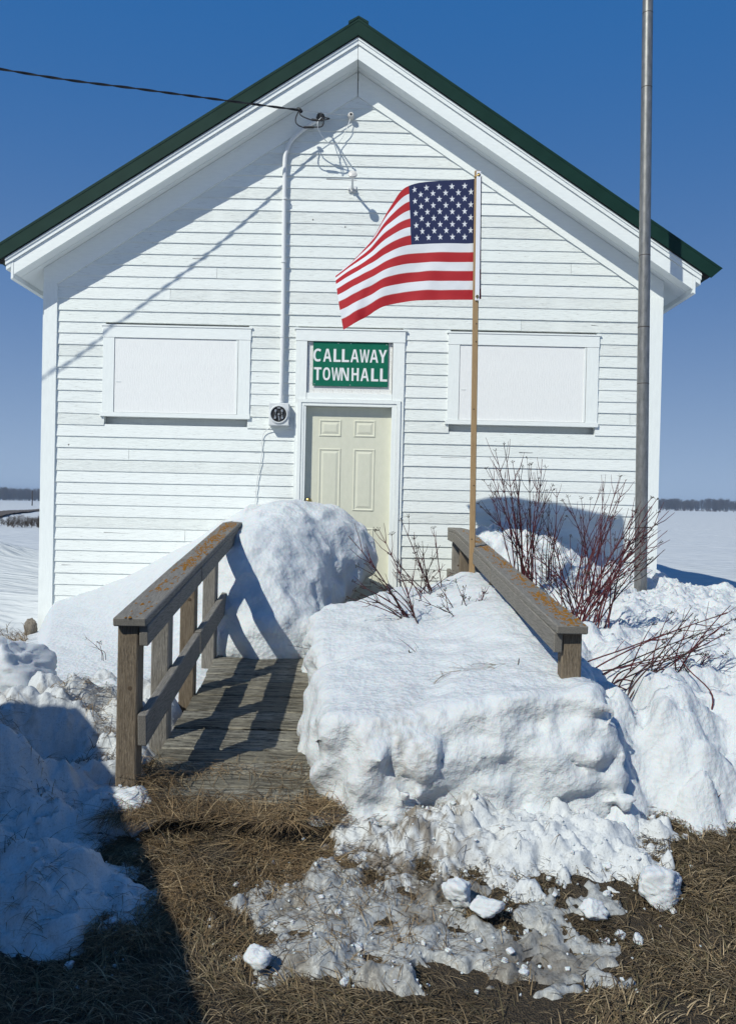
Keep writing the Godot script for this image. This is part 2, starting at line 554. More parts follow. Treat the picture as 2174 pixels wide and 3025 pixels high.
func grid_mesh(x0: float, x1: float, z0: float, z1: float, cell: float, h: Callable, floor_h = null, tone = null) -> ArrayMesh:
	var nx := int((x1 - x0) / cell) + 1
	var nz := int((z1 - z0) / cell) + 1
	var v := PackedVector3Array()
	var under := PackedByteArray()
	var col := PackedColorArray()
	var has_floor: bool = floor_h != null
	var has_tone: bool = tone != null
	for j in nz:
		for i in nx:
			var x := x0 + i * cell
			var z := z0 + j * cell
			var y: float = h.call(x, z)
			v.append(Vector3(x, y, z))
			under.append(1 if has_floor and y < floor_h.call(x, z) - 0.012 else 0)
			if has_tone:
				col.append(tone.call(x, y, z))
			else:
				col.append(Color.WHITE)
	var nn := PackedVector3Array()
	nn.resize(v.size())
	var idx := PackedInt32Array()
	for j in nz:
		for i in nx:
			var k := j * nx + i
			nn[k] = (v[mini(j + 1, nz - 1) * nx + i] - v[maxi(j - 1, 0) * nx + i]).cross(v[j * nx + mini(i + 1, nx - 1)] - v[j * nx + maxi(i - 1, 0)]).normalized()
			if i < nx - 1 and j < nz - 1 and under[k] + under[k + 1] + under[k + nx] + under[k + nx + 1] < 4:
				idx.append_array([k, k + 1, k + nx, k + 1, k + nx + 1, k + nx])
	return smooth_mesh(v, nn, idx, col)

func bare_tree(s: int) -> ArrayMesh:
	var r := RandomNumberGenerator.new()
	r.seed = s
	var t := Tubes.new()
	var h := 1.0
	t.add([Vector3(0, -0.05, 0), Vector3(0.01, 0.3, 0), Vector3(0.0, 0.62, 0.01), Vector3(0.01, 0.95, 0)], [0.018, 0.014, 0.009, 0.003], 4)
	for i in 34:
		var y0 := r.randf_range(0.02, 0.8)
		var a := r.randf() * TAU
		var l := minf(0.75, 1.05 - y0) * r.randf_range(0.35, 0.6)
		var d := Vector3(cos(a), r.randf_range(0.7, 1.6), sin(a)).normalized()
		var p := Vector3(0.005, y0 * h, 0)
		var q := p + d * l
		t.add([p, p + d * l * 0.5 + Vector3(0, -0.01, 0), q], [0.007, 0.005, 0.002], 3)
		for k in 7:
			var b := p.lerp(q, r.randf_range(0.3, 1.0))
			var e := (d + Vector3(r.randfn(0, 0.6), r.randfn(0.2, 0.5), r.randfn(0, 0.6))).normalized() * r.randf_range(0.06, 0.16)
			t.add([b, b + e], [0.0035, 0.0012], 3)
	return tube_mesh(t)

func woods(called: String, label: String, x0: float, x1: float, dist: float, hmin: float, hmax: float, count: int, s: int) -> void:
	var r := RandomNumberGenerator.new()
	r.seed = s
	var o := thing(called, label, "woods")
	o.set_meta("kind", "stuff")
	for variant in 3:
		var mm := MultiMesh.new()
		mm.transform_format = MultiMesh.TRANSFORM_3D
		mm.mesh = bare_tree(s * 5 + variant)
		mm.instance_count = count
		for i in count:
			var x := lerpf(x0, x1, r.randf())
			var z := -(dist + r.randf_range(0.0, 28.0))
			var hh := lerpf(hmin, hmax, r.randf()) * (1.0 + 0.22 * n_low.get_noise_2d(x * 0.03, s))
			mm.set_instance_transform(i, Transform3D(Basis(Vector3.UP, r.randf() * TAU).scaled(Vector3(hh * r.randf_range(0.9, 1.3), hh, hh)), Vector3(x, field_h(x, z) - 0.2, z)))
		var mi := MultiMeshInstance3D.new()
		mi.multimesh = mm
		mi.name = "trees"
		mi.material_override = M.bark
		mi.set_meta("kind", "stuff")
		o.add_child(mi, true)

func build_woods() -> void:
	woods("woodland", "grey leafless wood on the horizon left of the house", -460, -70, 420, 6.0, 8.2, 520, 31)
	woods("woodland", "long grey leafless wood on the horizon right of the house", 70, 480, 430, 4.6, 6.6, 520, 32)
	# scrub in front of the right hand wood, weeds along the road
	var scrub := MultiMesh.new()
	scrub.transform_format = MultiMesh.TRANSFORM_3D
	scrub.mesh = bare_tree(77)
	scrub.instance_count = 320
	var r := RandomNumberGenerator.new()
	r.seed = 41
	for i in 320:
		var x := r.randf_range(85, 235)
		var z := -r.randf_range(290, 305)
		var hh := r.randf_range(0.4, 1.1)
		scrub.set_instance_transform(i, Transform3D(Basis(Vector3.UP, r.randf() * TAU).scaled(Vector3(hh * 2.2, hh, hh * 2.2)), Vector3(x, field_h(x, z) - 0.05, z)))
	var o := MultiMeshInstance3D.new()
	o.multimesh = scrub
	o.material_override = M.twig_dark
	o.name = numbered("scrub")
	add_child(o)
	tag(o, "low dark scrub along the far edge of the snowy field", "scrub")
	o.set_meta("kind", "stuff")
	var weeds := MultiMesh.new()
	weeds.transform_format = MultiMesh.TRANSFORM_3D
	weeds.mesh = bare_tree(78)
	weeds.instance_count = 160
	for i in 160:
		var x := r.randf_range(-16.5, -10.5)
		var z := -30.0 + r.randf_range(-1.2, 1.2)
		var hh := r.randf_range(0.2, 0.5)
		weeds.set_instance_transform(i, Transform3D(Basis(Vector3.UP, r.randf() * TAU).scaled(Vector3(hh, hh, hh)), Vector3(x, field_h(x, z) - 0.02, z)))
	var w := MultiMeshInstance3D.new()
	w.multimesh = weeds
	w.material_override = M.seed
	w.name = numbered("dry_weeds")
	add_child(w)
	tag(w, "row of dry weeds in the snow below the dirt road", "weeds")
	w.set_meta("kind", "stuff")
	# lone post
	var p := thing("marker_post", "thin lone post standing in the snow before the left hand wood", "post", Vector3(-48.3, field_h(-48.3, -118.0), -118.0))
	put(lathe([[0.09, -0.2], [0.07, 2.1], [0.0, 2.13]], 8), "shaft", M.seed, p)

# ------------------------------------------------------------------ house
func rake_y(dx: float) -> float:
	return SOFFIT - PITCH * dx

# a board lying along the roof slope: vertical offsets lo..hi from the soffit line, depth z0..z1, from dx a to dx b on one side
func slope_board(side: float, a: float, b: float, lo: float, hi: float, z0: float, z1: float, plumb_end := true) -> ArrayMesh:
	var s := Solid.new()
	var p := []
	for y in [lo, hi]:
		for q in [[a, z0], [b, z0], [b, z1], [a, z1]]:
			var dx: float = q[0]
			if not plumb_end and q[0] == b:
				dx += (y - lo) * PITCH
			p.append(Vector3(HX + side * dx, rake_y(dx) + y, q[1]))
	s.hexa(p)
	return s.mesh()

func build_house() -> void:
	var base_y := 0.05
	var hall := thing("town_hall", "small white clapboard town hall with steep gable and green roof edge", "building", Vector3.ZERO)
	var back := -17.8
	# body behind the boards
	var s := Solid.new()
	var eave := rake_y(HALF - 0.02) - 0.02
	var xl := HX - HALF + 0.02
	var xr := HX + HALF - 0.02
	s.box(Vector3(xl, base_y - 0.3, back), Vector3(xr, eave, WALL - 0.115))
	s.hexa([Vector3(xl, eave, back), Vector3(xr, eave, back), Vector3(xr, eave, WALL - 0.115), Vector3(xl, eave, WALL - 0.115), Vector3(HX - 0.01, SOFFIT - 0.03, back), Vector3(HX + 0.01, SOFFIT - 0.03, back), Vector3(HX + 0.01, SOFFIT - 0.03, WALL - 0.115), Vector3(HX - 0.01, SOFFIT - 0.03, WALL - 0.115)])
	put(s.mesh(), "wall", M.trim, hall)
	# openings in the boards: x0, x1, y0, y1
	var holes := [[-2.785, -1.255, 2.285, 3.235], [0.797, 2.358, 2.28, 3.237], [-0.782, 0.345, 0.3, 3.235]]
	var joints := {8: [-1.9], 12: [1.9], 15: [-2.5], 19: [2.7], 26: [-1.55, 0.95], 27: [1.55], 29: [-2.1], 31: [-1.62], 32: [2.05], 35: [-0.9], 38: [0.7]}
	var row := 0
	var y := base_y
	var r := RandomNumberGenerator.new()
	r.seed = 5
	while y < SOFFIT - 0.36:
		var top := y + ROW
		var reach := minf(HALF - 0.12, (SOFFIT - top) / PITCH - 0.1)
		var spans := [[HX - reach, HX + reach]]
		for hole in holes:
			if hole[2] < top - 0.02 and hole[3] > y + 0.02:
				var cut := []
				for sp in spans:
					if hole[0] > sp[0]:
						cut.append([sp[0], minf(sp[1], hole[0] + 0.02)])
					if hole[1] < sp[1]:
						cut.append([maxf(sp[0], hole[1] - 0.02), sp[1]])
				spans = cut.filter(func(c): return c[1] - c[0] > 0.03)
		for jx in joints.get(row, []):
			var cut2 := []
			for sp in spans:
				if jx > sp[0] + 0.1 and jx < sp[1] - 0.1:
					cut2.append([sp[0], jx - 0.0015])
					cut2.append([jx + 0.0015, sp[1]])
				else:
					cut2.append(sp)
			spans = cut2
		for sp in spans:
			var ya := y + r.randf_range(-0.003, 0.003)
			var yb := y + r.randf_range(-0.003, 0.003)
			var f := WALL + 0.0115 + r.randf_range(-0.002, 0.003)
			var g := WALL + 0.003
			var k := Solid.new()
			# long boards get a middle point so that they are not dead straight
			var parts := maxi(1, int((sp[1] - sp[0]) / 0.9))
			var prev := []
			for q in parts + 1:
				var w := float(q) / parts
				var x := lerpf(sp[0], sp[1], w)
				var yy := lerpf(ya, yb, w) + (0.0 if q == 0 or q == parts else r.randf_range(-0.002, 0.002))
				var ff := f + r.randf_range(-0.0015, 0.0015)
				var ring := [Vector3(x, yy, WALL - 0.06), Vector3(x, yy, ff), Vector3(x, yy + ROW + 0.012, g - 0.002), Vector3(x, yy + ROW + 0.012, WALL - 0.06)]
				if q > 0:
					k.hexa([prev[0], prev[1], prev[2], prev[3], ring[0], ring[1], ring[2], ring[3]])
				prev = ring
			put(k.mesh(), "clapboard", [M.siding, M.siding2, M.siding3, M.siding][r.randi() % 4], hall)
		y += ROW
		row += 1
	# splits in the boards and old nail holes
	for k in 28:
		var fx2 := HX + r.randf_range(-3.0, 3.0)
		var fy := base_y + ROW * (r.randi() % 40) + r.randf_range(0.02, 0.1)
		if fy > SOFFIT - 0.5 - PITCH * absf(fx2 - HX):
			continue
		var skip := false
		for hole in holes:
			if fx2 > hole[0] - 0.45 and fx2 < hole[1] + 0.05 and fy > hole[2] - 0.05 and fy < hole[3] + 0.05:
				skip = true
		if skip:
			continue
		# depth of the tilted board face at this height within its row
		var within := fposmod(fy - base_y, ROW) / ROW
		var face := WALL + lerpf(0.0135, 0.0035, within)
		var sp2 := Solid.new()
		if k % 4 == 0:
			sp2.bevel(Vector3(0.013, 0.013, 0.004), 0.002, Transform3D(Basis.IDENTITY, Vector3(fx2, fy, face)))
		else:
			var ln := r.randf_range(0.05, 0.4)
			var dip := r.randf_range(-0.02, 0.02)
			var th := r.randf_range(0.0018, 0.005)
			sp2.hexa([Vector3(fx2, fy, face - 0.004), Vector3(fx2 + ln, fy + dip * 0.3, face - 0.004), Vector3(fx2 + ln, fy + dip * 0.3, face + 0.0015), Vector3(fx2, fy, face + 0.0015), Vector3(fx2, fy + th, face - 0.004), Vector3(fx2 + ln, fy + dip * 0.3 + 0.0003, face - 0.004), Vector3(fx2 + ln, fy + dip * 0.3 + 0.0003, face + 0.0015), Vector3(fx2, fy + th, face + 0.0015)])
		put(sp2.mesh(), "nail_hole" if k % 4 == 0 else "split", M.split, hall)
	# corner boards, left and right
	for sd in [-1.0, 1.0]:
		var cb := Solid.new()
		var ex: float = HX + sd * HALF
		var inx: float = ex - sd * 0.145
		var yin := rake_y(HALF - 0.145) - 0.262
		cb.hexa([Vector3(minf(ex, inx), base_y - 0.3, WALL - 0.1), Vector3(maxf(ex, inx), base_y - 0.3, WALL - 0.1), Vector3(maxf(ex, inx), base_y - 0.3, WALL + 0.028), Vector3(minf(ex, inx), base_y - 0.3, WALL + 0.028), Vector3(minf(ex, inx), yin, WALL - 0.1), Vector3(maxf(ex, inx), yin, WALL - 0.1), Vector3(maxf(ex, inx), yin, WALL + 0.028), Vector3(minf(ex, inx), yin, WALL + 0.028)])
		put(cb.mesh(), "corner_board", M.trim, hall)
		# side wall boards are plain: the camera never sees them edge on
		put(box_mesh(Vector3(minf(ex, ex - sd * 0.03), base_y - 0.3, back), Vector3(maxf(ex, ex - sd * 0.03), rake_y(HALF) - 0.03, WALL - 0.102)), "side_wall", M.siding, hall)
		# board along the slope on the wall
		put(slope_board(sd, 0.004, HALF, -0.252, -0.004, WALL - 0.08, WALL + 0.024), "rake_board", M.trim_wide, hall)
		# soffit in two boards with an open joint
		put(slope_board(sd, 0.003, HALF + 0.2, 0.0, 0.02, WALL + 0.11, WALL + EX - 0.02), "soffit_board", M.trim_wide, hall)
		put(slope_board(sd, 0.003, HALF + 0.2, 0.0, 0.02, WALL - 0.1, WALL + 0.105), "soffit_board", M.trim_wide, hall)
		# fascia, crown board and the green metal edge
		put(slope_board(sd, 0.002, HALF + 0.2, -0.012, 0.128, WALL + EX - 0.022, WALL + EX), "fascia", M.trim_wide, hall)
		var crown := put(slope_board(sd, 0.001, HALF + 0.28, 0.13, 0.205, WALL + EX - 0.03, WALL + EX + 0.016), "crown_board", M.trim_wide, hall)
		put(slope_board(sd, 0.001, HALF + 0.28, 0.172, 0.186, WALL + EX + 0.016, WALL + EX + 0.026), "bead", M.trim_wide, crown)
		var roof := put(slope_board(sd, 0.0, HALF + 0.37 + 0.14 * PITCH, 0.345, 0.372, back - 0.25, WALL + EX + 0.045, false), "roof", M.green, hall)
		put(slope_board(sd, 0.0, HALF + 0.37, 0.205, 0.344, WALL + EX + 0.03, WALL + EX + 0.042, false), "edge_trim", M.green, roof)
		put(slope_board(sd, 0.0, HALF + 0.355, 0.200, 0.344, WALL + EX - 0.06, WALL + EX + 0.028, false), "trim_return", M.gap, roof)
		for q in 11:
			put(slope_board(sd, 0.05, HALF + 0.45, 0.3725, 0.39, -8.6 - q * 0.85, -8.56 - q * 0.85, false), "seam", M.green, roof)
		# eave: soffit along the side, fascia and drip edge running back
		put(slope_board(sd, HALF - 0.05, HALF + 0.2, 0.0, 0.02, back, WALL - 0.101), "eave_soffit", M.trim_wide, hall)
		var fx := HALF + 0.2
		put(slope_board(sd, fx + 0.002, fx + 0.026, -0.045, 0.15, back, WALL + EX + 0.004), "eave_fascia", M.trim, hall)
		put(slope_board(sd, fx + 0.028, fx + 0.075, 0.08, 0.2, back, WALL + EX + 0.006), "eave_trim", M.trim, hall)
	put(slope_board(1.0, -0.09, 0.09, 0.30, 0.31, back - 0.25, WALL + EX - 0.07), "ridge_filler", M.gap, hall)
	var cap := Solid.new()
	for sd in [-1.0, 1.0]:
		cap.hexa([Vector3(HX, SOFFIT + 0.374, back - 0.25), Vector3(HX + sd * 0.1, rake_y(0.1) + 0.374, back - 0.25), Vector3(HX + sd * 0.1, rake_y(0.1) + 0.374, WALL + EX + 0.05), Vector3(HX, SOFFIT + 0.374, WALL + EX + 0.05), Vector3(HX, SOFFIT + 0.392, back - 0.25), Vector3(HX + sd * 0.1, rake_y(0.1) + 0.402, back - 0.25), Vector3(HX + sd * 0.1, rake_y(0.1) + 0.402, WALL + EX + 0.05), Vector3(HX, SOFFIT + 0.392, WALL + EX + 0.05)])
	put(cap.mesh(), "ridge_cap", M.green, hall)
	# boarded windows
	window(hall, -2.785, -1.255, 2.285, 3.235)
	window(hall, 0.797, 2.358, 2.28, 3.237)
	# door surround: casing, transom panel, frame, slab
	var x0 := -0.782
	var x1 := 0.345
	var zf := WALL + 0.028
	put(box_mesh(Vector3(x0, 0.3, WALL - 0.1), Vector3(x0 + 0.115, 3.108, zf)), "casing", M.trim, hall)
	put(box_mesh(Vector3(x1 - 0.122, 0.3, WALL - 0.1), Vector3(x1, 3.108, zf)), "casing", M.trim, hall)
	put(box_mesh(Vector3(x0 - 0.004, 3.11, WALL - 0.1), Vector3(x1 + 0.004, 3.225, zf + 0.004)), "head_casing", M.trim_wide, hall)
	put(box_mesh(Vector3(x0 - 0.02, 3.227, WALL - 0.1), Vector3(x1 + 0.02, 3.243, zf + 0.011)), "drip_cap", M.trim_wide, hall)
	put(box_mesh(Vector3(x0 + 0.117, 2.512, WALL - 0.1), Vector3(x1 - 0.124, 2.574, zf - 0.006)), "rail_board", M.trim_wide, hall)
	put(box_mesh(Vector3(x0 + 0.119, 2.576, WALL - 0.1), Vector3(x1 - 0.128, 3.106, WALL - 0.004)), "transom_panel", M.peeling, hall)
	var mould := Solid.new()
	mould.box(Vector3(x0 + 0.03, 0.3, WALL - 0.1), Vector3(x0 + 0.068, 2.505, zf + 0.016))
	mould.box(Vector3(x0 + 0.07, 0.3, WALL - 0.1), Vector3(x0 + 0.094, 2.47, zf + 0.007))
	mould.box(Vector3(x1 - 0.07, 0.3, WALL - 0.1), Vector3(x1 - 0.032, 2.505, zf + 0.016))
	mould.box(Vector3(x1 - 0.119, 0.3, WALL - 0.1), Vector3(x1 - 0.072, 2.47, zf + 0.007))
	mould.box(Vector3(x0 + 0.03, 2.472, WALL - 0.1), Vector3(x1 - 0.032, 2.508, zf + 0.0165))
	mould.box(Vector3(x0 + 0.094, 2.44, WALL - 0.1), Vector3(x1 - 0.119, 2.4715, zf + 0.0075))
	put(mould.mesh(), "door_frame", M.trim, hall)
	var dx0 := x0 + 0.095
	var dx1 := x1 - 0.12
	var dz := WALL - 0.052
	var door := put(box_mesh(Vector3(dx0, 0.405, dz - 0.04), Vector3(dx1, 2.438, dz)), "door", M.door, hall)
	for c in [[-0.53, -0.297], [-0.167, 0.06]]:
		for q in [[2.128, 2.306], [1.354, 2.005], [0.56, 1.178]]:
			put(door_panel(c[0], c[1], q[0], q[1], dz), "door_panel", M.door, door)
	var knob := put(lathe([[0.032, 0.0], [0.032, 0.006], [0.012, 0.012], [0.012, 0.03], [0.026, 0.038], [0.03, 0.05], [0.026, 0.062], [0.012, 0.068], [0.0, 0.069]], 20, Transform3D(Basis(Vector3.RIGHT, PI / 2), Vector3(-0.625, 1.45, dz))), "door_knob", M.brass, door)
	knob.set_meta("label", "round brass door knob")
	put(box_mesh(Vector3(dx0 - 0.03, 0.36, WALL - 0.09), Vector3(dx1 + 0.03, 0.402, WALL + 0.09)), "threshold", M.dark, hall)

func door_panel(x0: float, x1: float, y0: float, y1: float, z: float) -> ArrayMesh:
	var s := Solid.new()
	# raised moulding round the panel, sloping both ways, then the bevelled field
	var w := 0.018
	var ring := func(i: float, h: float) -> Array: return [Vector3(x0 + i, y0 + i, z + h), Vector3(x1 - i, y0 + i, z + h), Vector3(x1 - i, y1 - i, z + h), Vector3(x0 + i, y1 - i, z + h)]
	var steps := [[0.0, 0.0005], [0.006, 0.007], [0.014, 0.0075], [w + 0.006, 0.001], [w + 0.012, 0.001], [w + 0.034, 0.007]]
	for k in steps.size() - 1:
		var a: Array = ring.call(steps[k][0], steps[k][1])
		var b: Array = ring.call(steps[k + 1][0], steps[k + 1][1])
		for i in 4:
			var j := (i + 1) % 4
			s.quad(a[i], a[j], b[j], b[i], (a[i] + b[j]) / 2.0 - Vector3(0, 0, 0.1))
	var f: Array = ring.call(w + 0.034, 0.007)
	s.quad(f[0], f[1], f[2], f[3], Vector3((x0 + x1) / 2, (y0 + y1) / 2, z - 0.1))
	return s.mesh()

func window(hall: Node3D, x0: float, x1: float, y0: float, y1: float) -> void:
	var w := Node3D.new()
	w.name = "window"
	hall.add_child(w, true)
	var zf := WALL + 0.02
	put(box_mesh(Vector3(x0, y0 + 0.045, WALL - 0.1), Vector3(x0 + 0.118, y1 - 0.132, zf)), "casing", M.trim, w)
	put(box_mesh(Vector3(x1 - 0.125, y0 + 0.045, WALL - 0.1), Vector3(x1, y1 - 0.132, zf)), "casing", M.trim, w)
	put(box_mesh(Vector3(x0 - 0.003, y1 - 0.13, WALL - 0.1), Vector3(x1 + 0.003, y1 - 0.016, zf + 0.003)), "head_casing", M.trim_wide, w)
	put(box_mesh(Vector3(x0 - 0.018, y1 - 0.014, WALL - 0.1), Vector3(x1 + 0.018, y1 + 0.002, zf + 0.009)), "drip_cap", M.trim_wide, w)
	put(box_mesh(Vector3(x0 - 0.02, y0, WALL - 0.1), Vector3(x1 + 0.008, y0 + 0.043, zf + 0.010)), "sill", M.trim_wide, w)
	var p := put(box_mesh(Vector3(x0 + 0.122, y0 + 0.047, WALL - 0.09), Vector3(x1 - 0.13, y1 - 0.134, WALL + 0.012)), "board_panel", M.plywood, w)
	p.set_meta("label", "white painted plywood sheet covering the window")
	put(box_mesh(Vector3(x1 - 0.148, y0 + 0.048, WALL + 0.0125), Vector3(x1 - 0.13, y1 - 0.135, WALL + 0.019)), "stop_bead", M.trim, w)
	put(box_mesh(Vector3(x0 + 0.14, y0 + 0.36, WALL + 0.0125), Vector3(x0 + 0.19, y0 + 0.365, WALL + 0.0165)), "latch", M.trim, w)

# ------------------------------------------------------------------ ramp
func deck_y(z: float) -> float:
	return 0.2 + 0.074 * (clampf(-z, 0.0, 5.55) - 3.5)

func ramp_x(x: float, z: float) -> float:
	return x - 0.033 * (-z - 3.5)

func build_ramp() -> void:
	var r := RandomNumberGenerator.new()
	r.seed = 9
	var ramp_thing := thing("wooden_ramp", "weathered grey wooden ramp with two railings leading to the door", "ramp", Vector3.ZERO)
	var pitch := 0.142
	var z := -3.40
	var i := 0
	while z > -8.4:
		var za := z - 0.003 - r.randf() * 0.003
		var zb := z - pitch + 0.010
		var ya := deck_y(za)
		var yb := deck_y(zb)
		var e0 := -0.955 + r.randf_range(-0.012, 0.012)
		var e1 := 0.80 + r.randf_range(-0.012, 0.012)
		var s := Solid.new()
		var c := 0.006
		var lift := r.randf_range(-0.004, 0.004)
		var ring := []
		for x in [e0, e1]:
			var tilt := r.randf_range(-0.003, 0.003) + lift
			ring.append([Vector3(ramp_x(x, za), ya - 0.038 + tilt, za), Vector3(ramp_x(x, za), ya - c + tilt, za), Vector3(ramp_x(x, za - c), ya + tilt, za - c), Vector3(ramp_x(x, zb + c), yb + tilt, zb + c), Vector3(ramp_x(x, zb), yb - c + tilt, zb), Vector3(ramp_x(x, zb), yb - 0.038 + tilt, zb)])
		var mid := Vector3(0, ya - 0.02, (za + zb) / 2)
		for k in 6:
			var j := (k + 1) % 6
			s.quad(ring[0][k], ring[0][j], ring[1][j], ring[1][k], mid)
		for e in 2:
			for k in range(1, 5):
				s.tri(ring[e][0], ring[e][k], ring[e][k + 1], mid)
		put(s.mesh(), "deck_board", M.deck if r.randf() < 0.6 else M.deck2, ramp_thing)
		z -= pitch
		i += 1
	for x in [-0.92, -0.1, 0.74]:
		put(beam(Vector3(ramp_x(x, -3.3), deck_y(-3.3) - 0.09, -3.3), Vector3(ramp_x(x, -5.5), deck_y(-5.5) - 0.09, -5.5), 0.04, 0.1), "joist", M.post_grey, ramp_thing)
		put(beam(Vector3(ramp_x(x, -5.56), deck_y(-5.6) - 0.13, -5.56), Vector3(ramp_x(x, -8.4), deck_y(-5.6) - 0.13, -8.4), 0.04, 0.18), "joist", M.post_grey, ramp_thing)
	railing(ramp_thing, -1.0, 1.0, [-3.5, -4.12, -4.84, -5.63, -6.5, -7.3, -8.1], Vector3(0, 0.945, -3.42), 1.262, -6.45, 0.033)
	railing(ramp_thing, 0.915, -1.0, [-3.66, -4.7, -5.7, -6.7, -7.5, -8.12], Vector3(0, 0.93, -3.57), 1.215, -7.65, 0.006)

func railing(parent: Node3D, x: float, inward: float, posts: Array, near: Vector3, level: float, kink: float, drift: float) -> void:
	var g := Node3D.new()
	g.name = "railing"
	parent.add_child(g, true)
	var along := func(px: float, z: float) -> float: return px - drift * (-z - 3.5)
	var rail_y := func(z: float) -> float: return lerpf(near.y, level, clampf((near.z - z) / (near.z - kink), 0.0, 1.0))
	var k := 0
	for pz in posts:
		var px: float = along.call(x, pz)
		var top: float = rail_y.call(pz) - 0.042
		var low := deck_y(pz) - 0.2
		var p := put(bevel_mesh(Vector3(0.088, top - low, 0.088), 0.006, Transform3D(Basis(Vector3.UP, 0.03 * (k % 3 - 1)), Vector3(px, (top + low) / 2, pz))), "post", [M.post, M.post_grey, M.post, M.post_grey][k % 4] if k > 0 else M.post, g)
		var hole: float = [0.62, 0.35, 0.74, 0.3, 0.5, 0.6, 0.4][k]
		put(lathe([[0.011, -0.001], [0.009, 0.0008], [0.0, 0.001]], 9, Transform3D(Basis(Vector3.RIGHT, PI / 2), Vector3(px + 0.012, lerpf(low + 0.2, top, hole), pz + 0.0445))), "knot", M.knot, p)
		k += 1
	# cap boards: two on the slope, one level, slightly out of line
	var segs := [[near.z, -5.42], [-5.428, kink], [kink - 0.006, -8.22]]
	if inward > 0:
		segs = [[near.z, -4.75], [-4.758, kink - 0.05], [kink - 0.058, -8.15]]
	for q in segs:
		var a := Vector3(along.call(x + inward * 0.012, q[0]), rail_y.call(q[0]) - 0.019, q[0])
		var b := Vector3(along.call(x + inward * 0.012, q[1]) + rng.randf_range(-0.006, 0.006), rail_y.call(q[1]) - 0.019 + rng.randf_range(-0.003, 0.003), q[1])
		var capb := put(beam(a, b, 0.138, 0.038, 0.005), "cap_rail", M.rail, g)
		if q[1] > -8.0:
			put(lichen_mesh(a, b, 0.138, inward, int(q[0] * 100)), "lichen", M.lichen, capb).set_meta("kind", "stuff")
		# face board under the cap, on the inner side
		var off := inward * 0.066
		var fa := Vector3(along.call(x + off, q[0] - 0.03), rail_y.call(q[0] - 0.03) - 0.083, q[0] - 0.03)
		var fb := Vector3(along.call(x + off, q[1]), rail_y.call(q[1]) - 0.083, q[1])
		put(beam(fa, fb, 0.038, 0.088), "face_board", M.rail, g)
		var la := fa - Vector3(0, 0.40, 0)
		var lb := fb - Vector3(0, 0.40, 0)
		put(beam(la, lb, 0.038, 0.138), "lower_rail", M.rail, g)

func lichen_mesh(a: Vector3, b: Vector3, w: float, inward: float, s: int) -> ArrayMesh:
	# crusts of irregular flakes lying on the top of the rail
	var r := RandomNumberGenerator.new()
	r.seed = 100 + s
	var sol := Solid.new()
	var d := (b - a).normalized()
	var side := d.cross(Vector3.UP).normalized()
	var up := side.cross(d)
	var lean0 := 0.0
	for c in 750:
		var t := r.randf()
		lean0 = clampf(r.randfn(-0.12 * inward if inward < 0 else 0.08, 0.2), -0.46, 0.46)
		var dens := 0.6 * n_low.get_noise_2d(t * a.distance_to(b) * 2.2 + s, 3.0) + 0.6 * n_mid.get_noise_2d(t * a.distance_to(b) * 1.1 + s, lean0 * 0.9)
		var zz := lerpf(a.z, b.z, t)
		# thick on the far half of the left rail, and from the near end of the right one
		var want := lerpf(0.35, -0.22, smoothstep(-4.0, -4.7, zz)) if inward > 0 else lerpf(-0.12, 0.1, smoothstep(-5.4, -6.8, zz))
		if dens + r.randf_range(-0.2, 0.2) < want:
			continue
		var p := a.lerp(b, t) + side * (lean0 * w) + up * 0.0205
		var rad := r.randf_range(0.002, 0.009)
		var ring := []
		var nseg := 7
		for k in nseg:
			var an := TAU * k / nseg
			var q := p + (side * cos(an) + d * 1.7 * sin(an)) * rad * r.randf_range(0.55, 1.25)
			var across := (q - a).dot(side)
			q -= side * (across - clampf(across, -w * 0.47, w * 0.47))
			ring.append(q)
		var peak := p + up * r.randf_range(0.0015, 0.003)
		for k in nseg:
			sol.tri(ring[k] - up * 0.0012, ring[(k + 1) % nseg] - up * 0.0012, peak, p - up)
	if sol.v.is_empty():
		sol.bevel(Vector3(0.01, 0.002, 0.01), 0.0005, Transform3D(Basis.IDENTITY, a.lerp(b, 0.5) + up * 0.02))
	return sol.mesh()

# ------------------------------------------------------------------ snow
func smin(a: float, b: float, k: float) -> float:
	var h := maxf(k - absf(a - b), 0.0) / k
	return minf(a, b) - h * h * k * 0.25

func smax(a: float, b: float, k: float) -> float:
	return -smin(-a, -b, k)

func ell(p: Vector3, c: Vector3, r: Vector3) -> float:
	var q := p - c
	var k0 := (q / r).length()
	var k1 := (q / (r * r)).length()
	return k0 * (k0 - 1.0) / maxf(k1, 1e-4)

func lump(n: FastNoiseLite, p: Vector3) -> float:
	var d := 1.0 + n.get_noise_3dv(p)
	return 1.0 - d * d

func crumble(p: Vector3, f: float) -> float:
	# rounded clods of uneven size, warped so that no grid shows; about -0.5 to 0.5
	var q := p + 0.06 * Vector3(n_mid.get_noise_3dv(p), n_mid.get_noise_3dv(p + Vector3(17, 5, 3)), n_mid.get_noise_3dv(p + Vector3(31, 9, 7)))
	var big := lump(n_lump, q * f) * (0.6 + 0.4 * n_lump_v.get_noise_3dv(q * f))
	var small := lump(n_clod, q * f)
	return 0.62 * (big - 0.4) + 0.25 * (small - 0.5) * (0.6 + 0.6 * n_mid.get_noise_3dv(p * 0.7)) + 0.35 * n_mid.get_noise_3dv(p * f * 0.9)

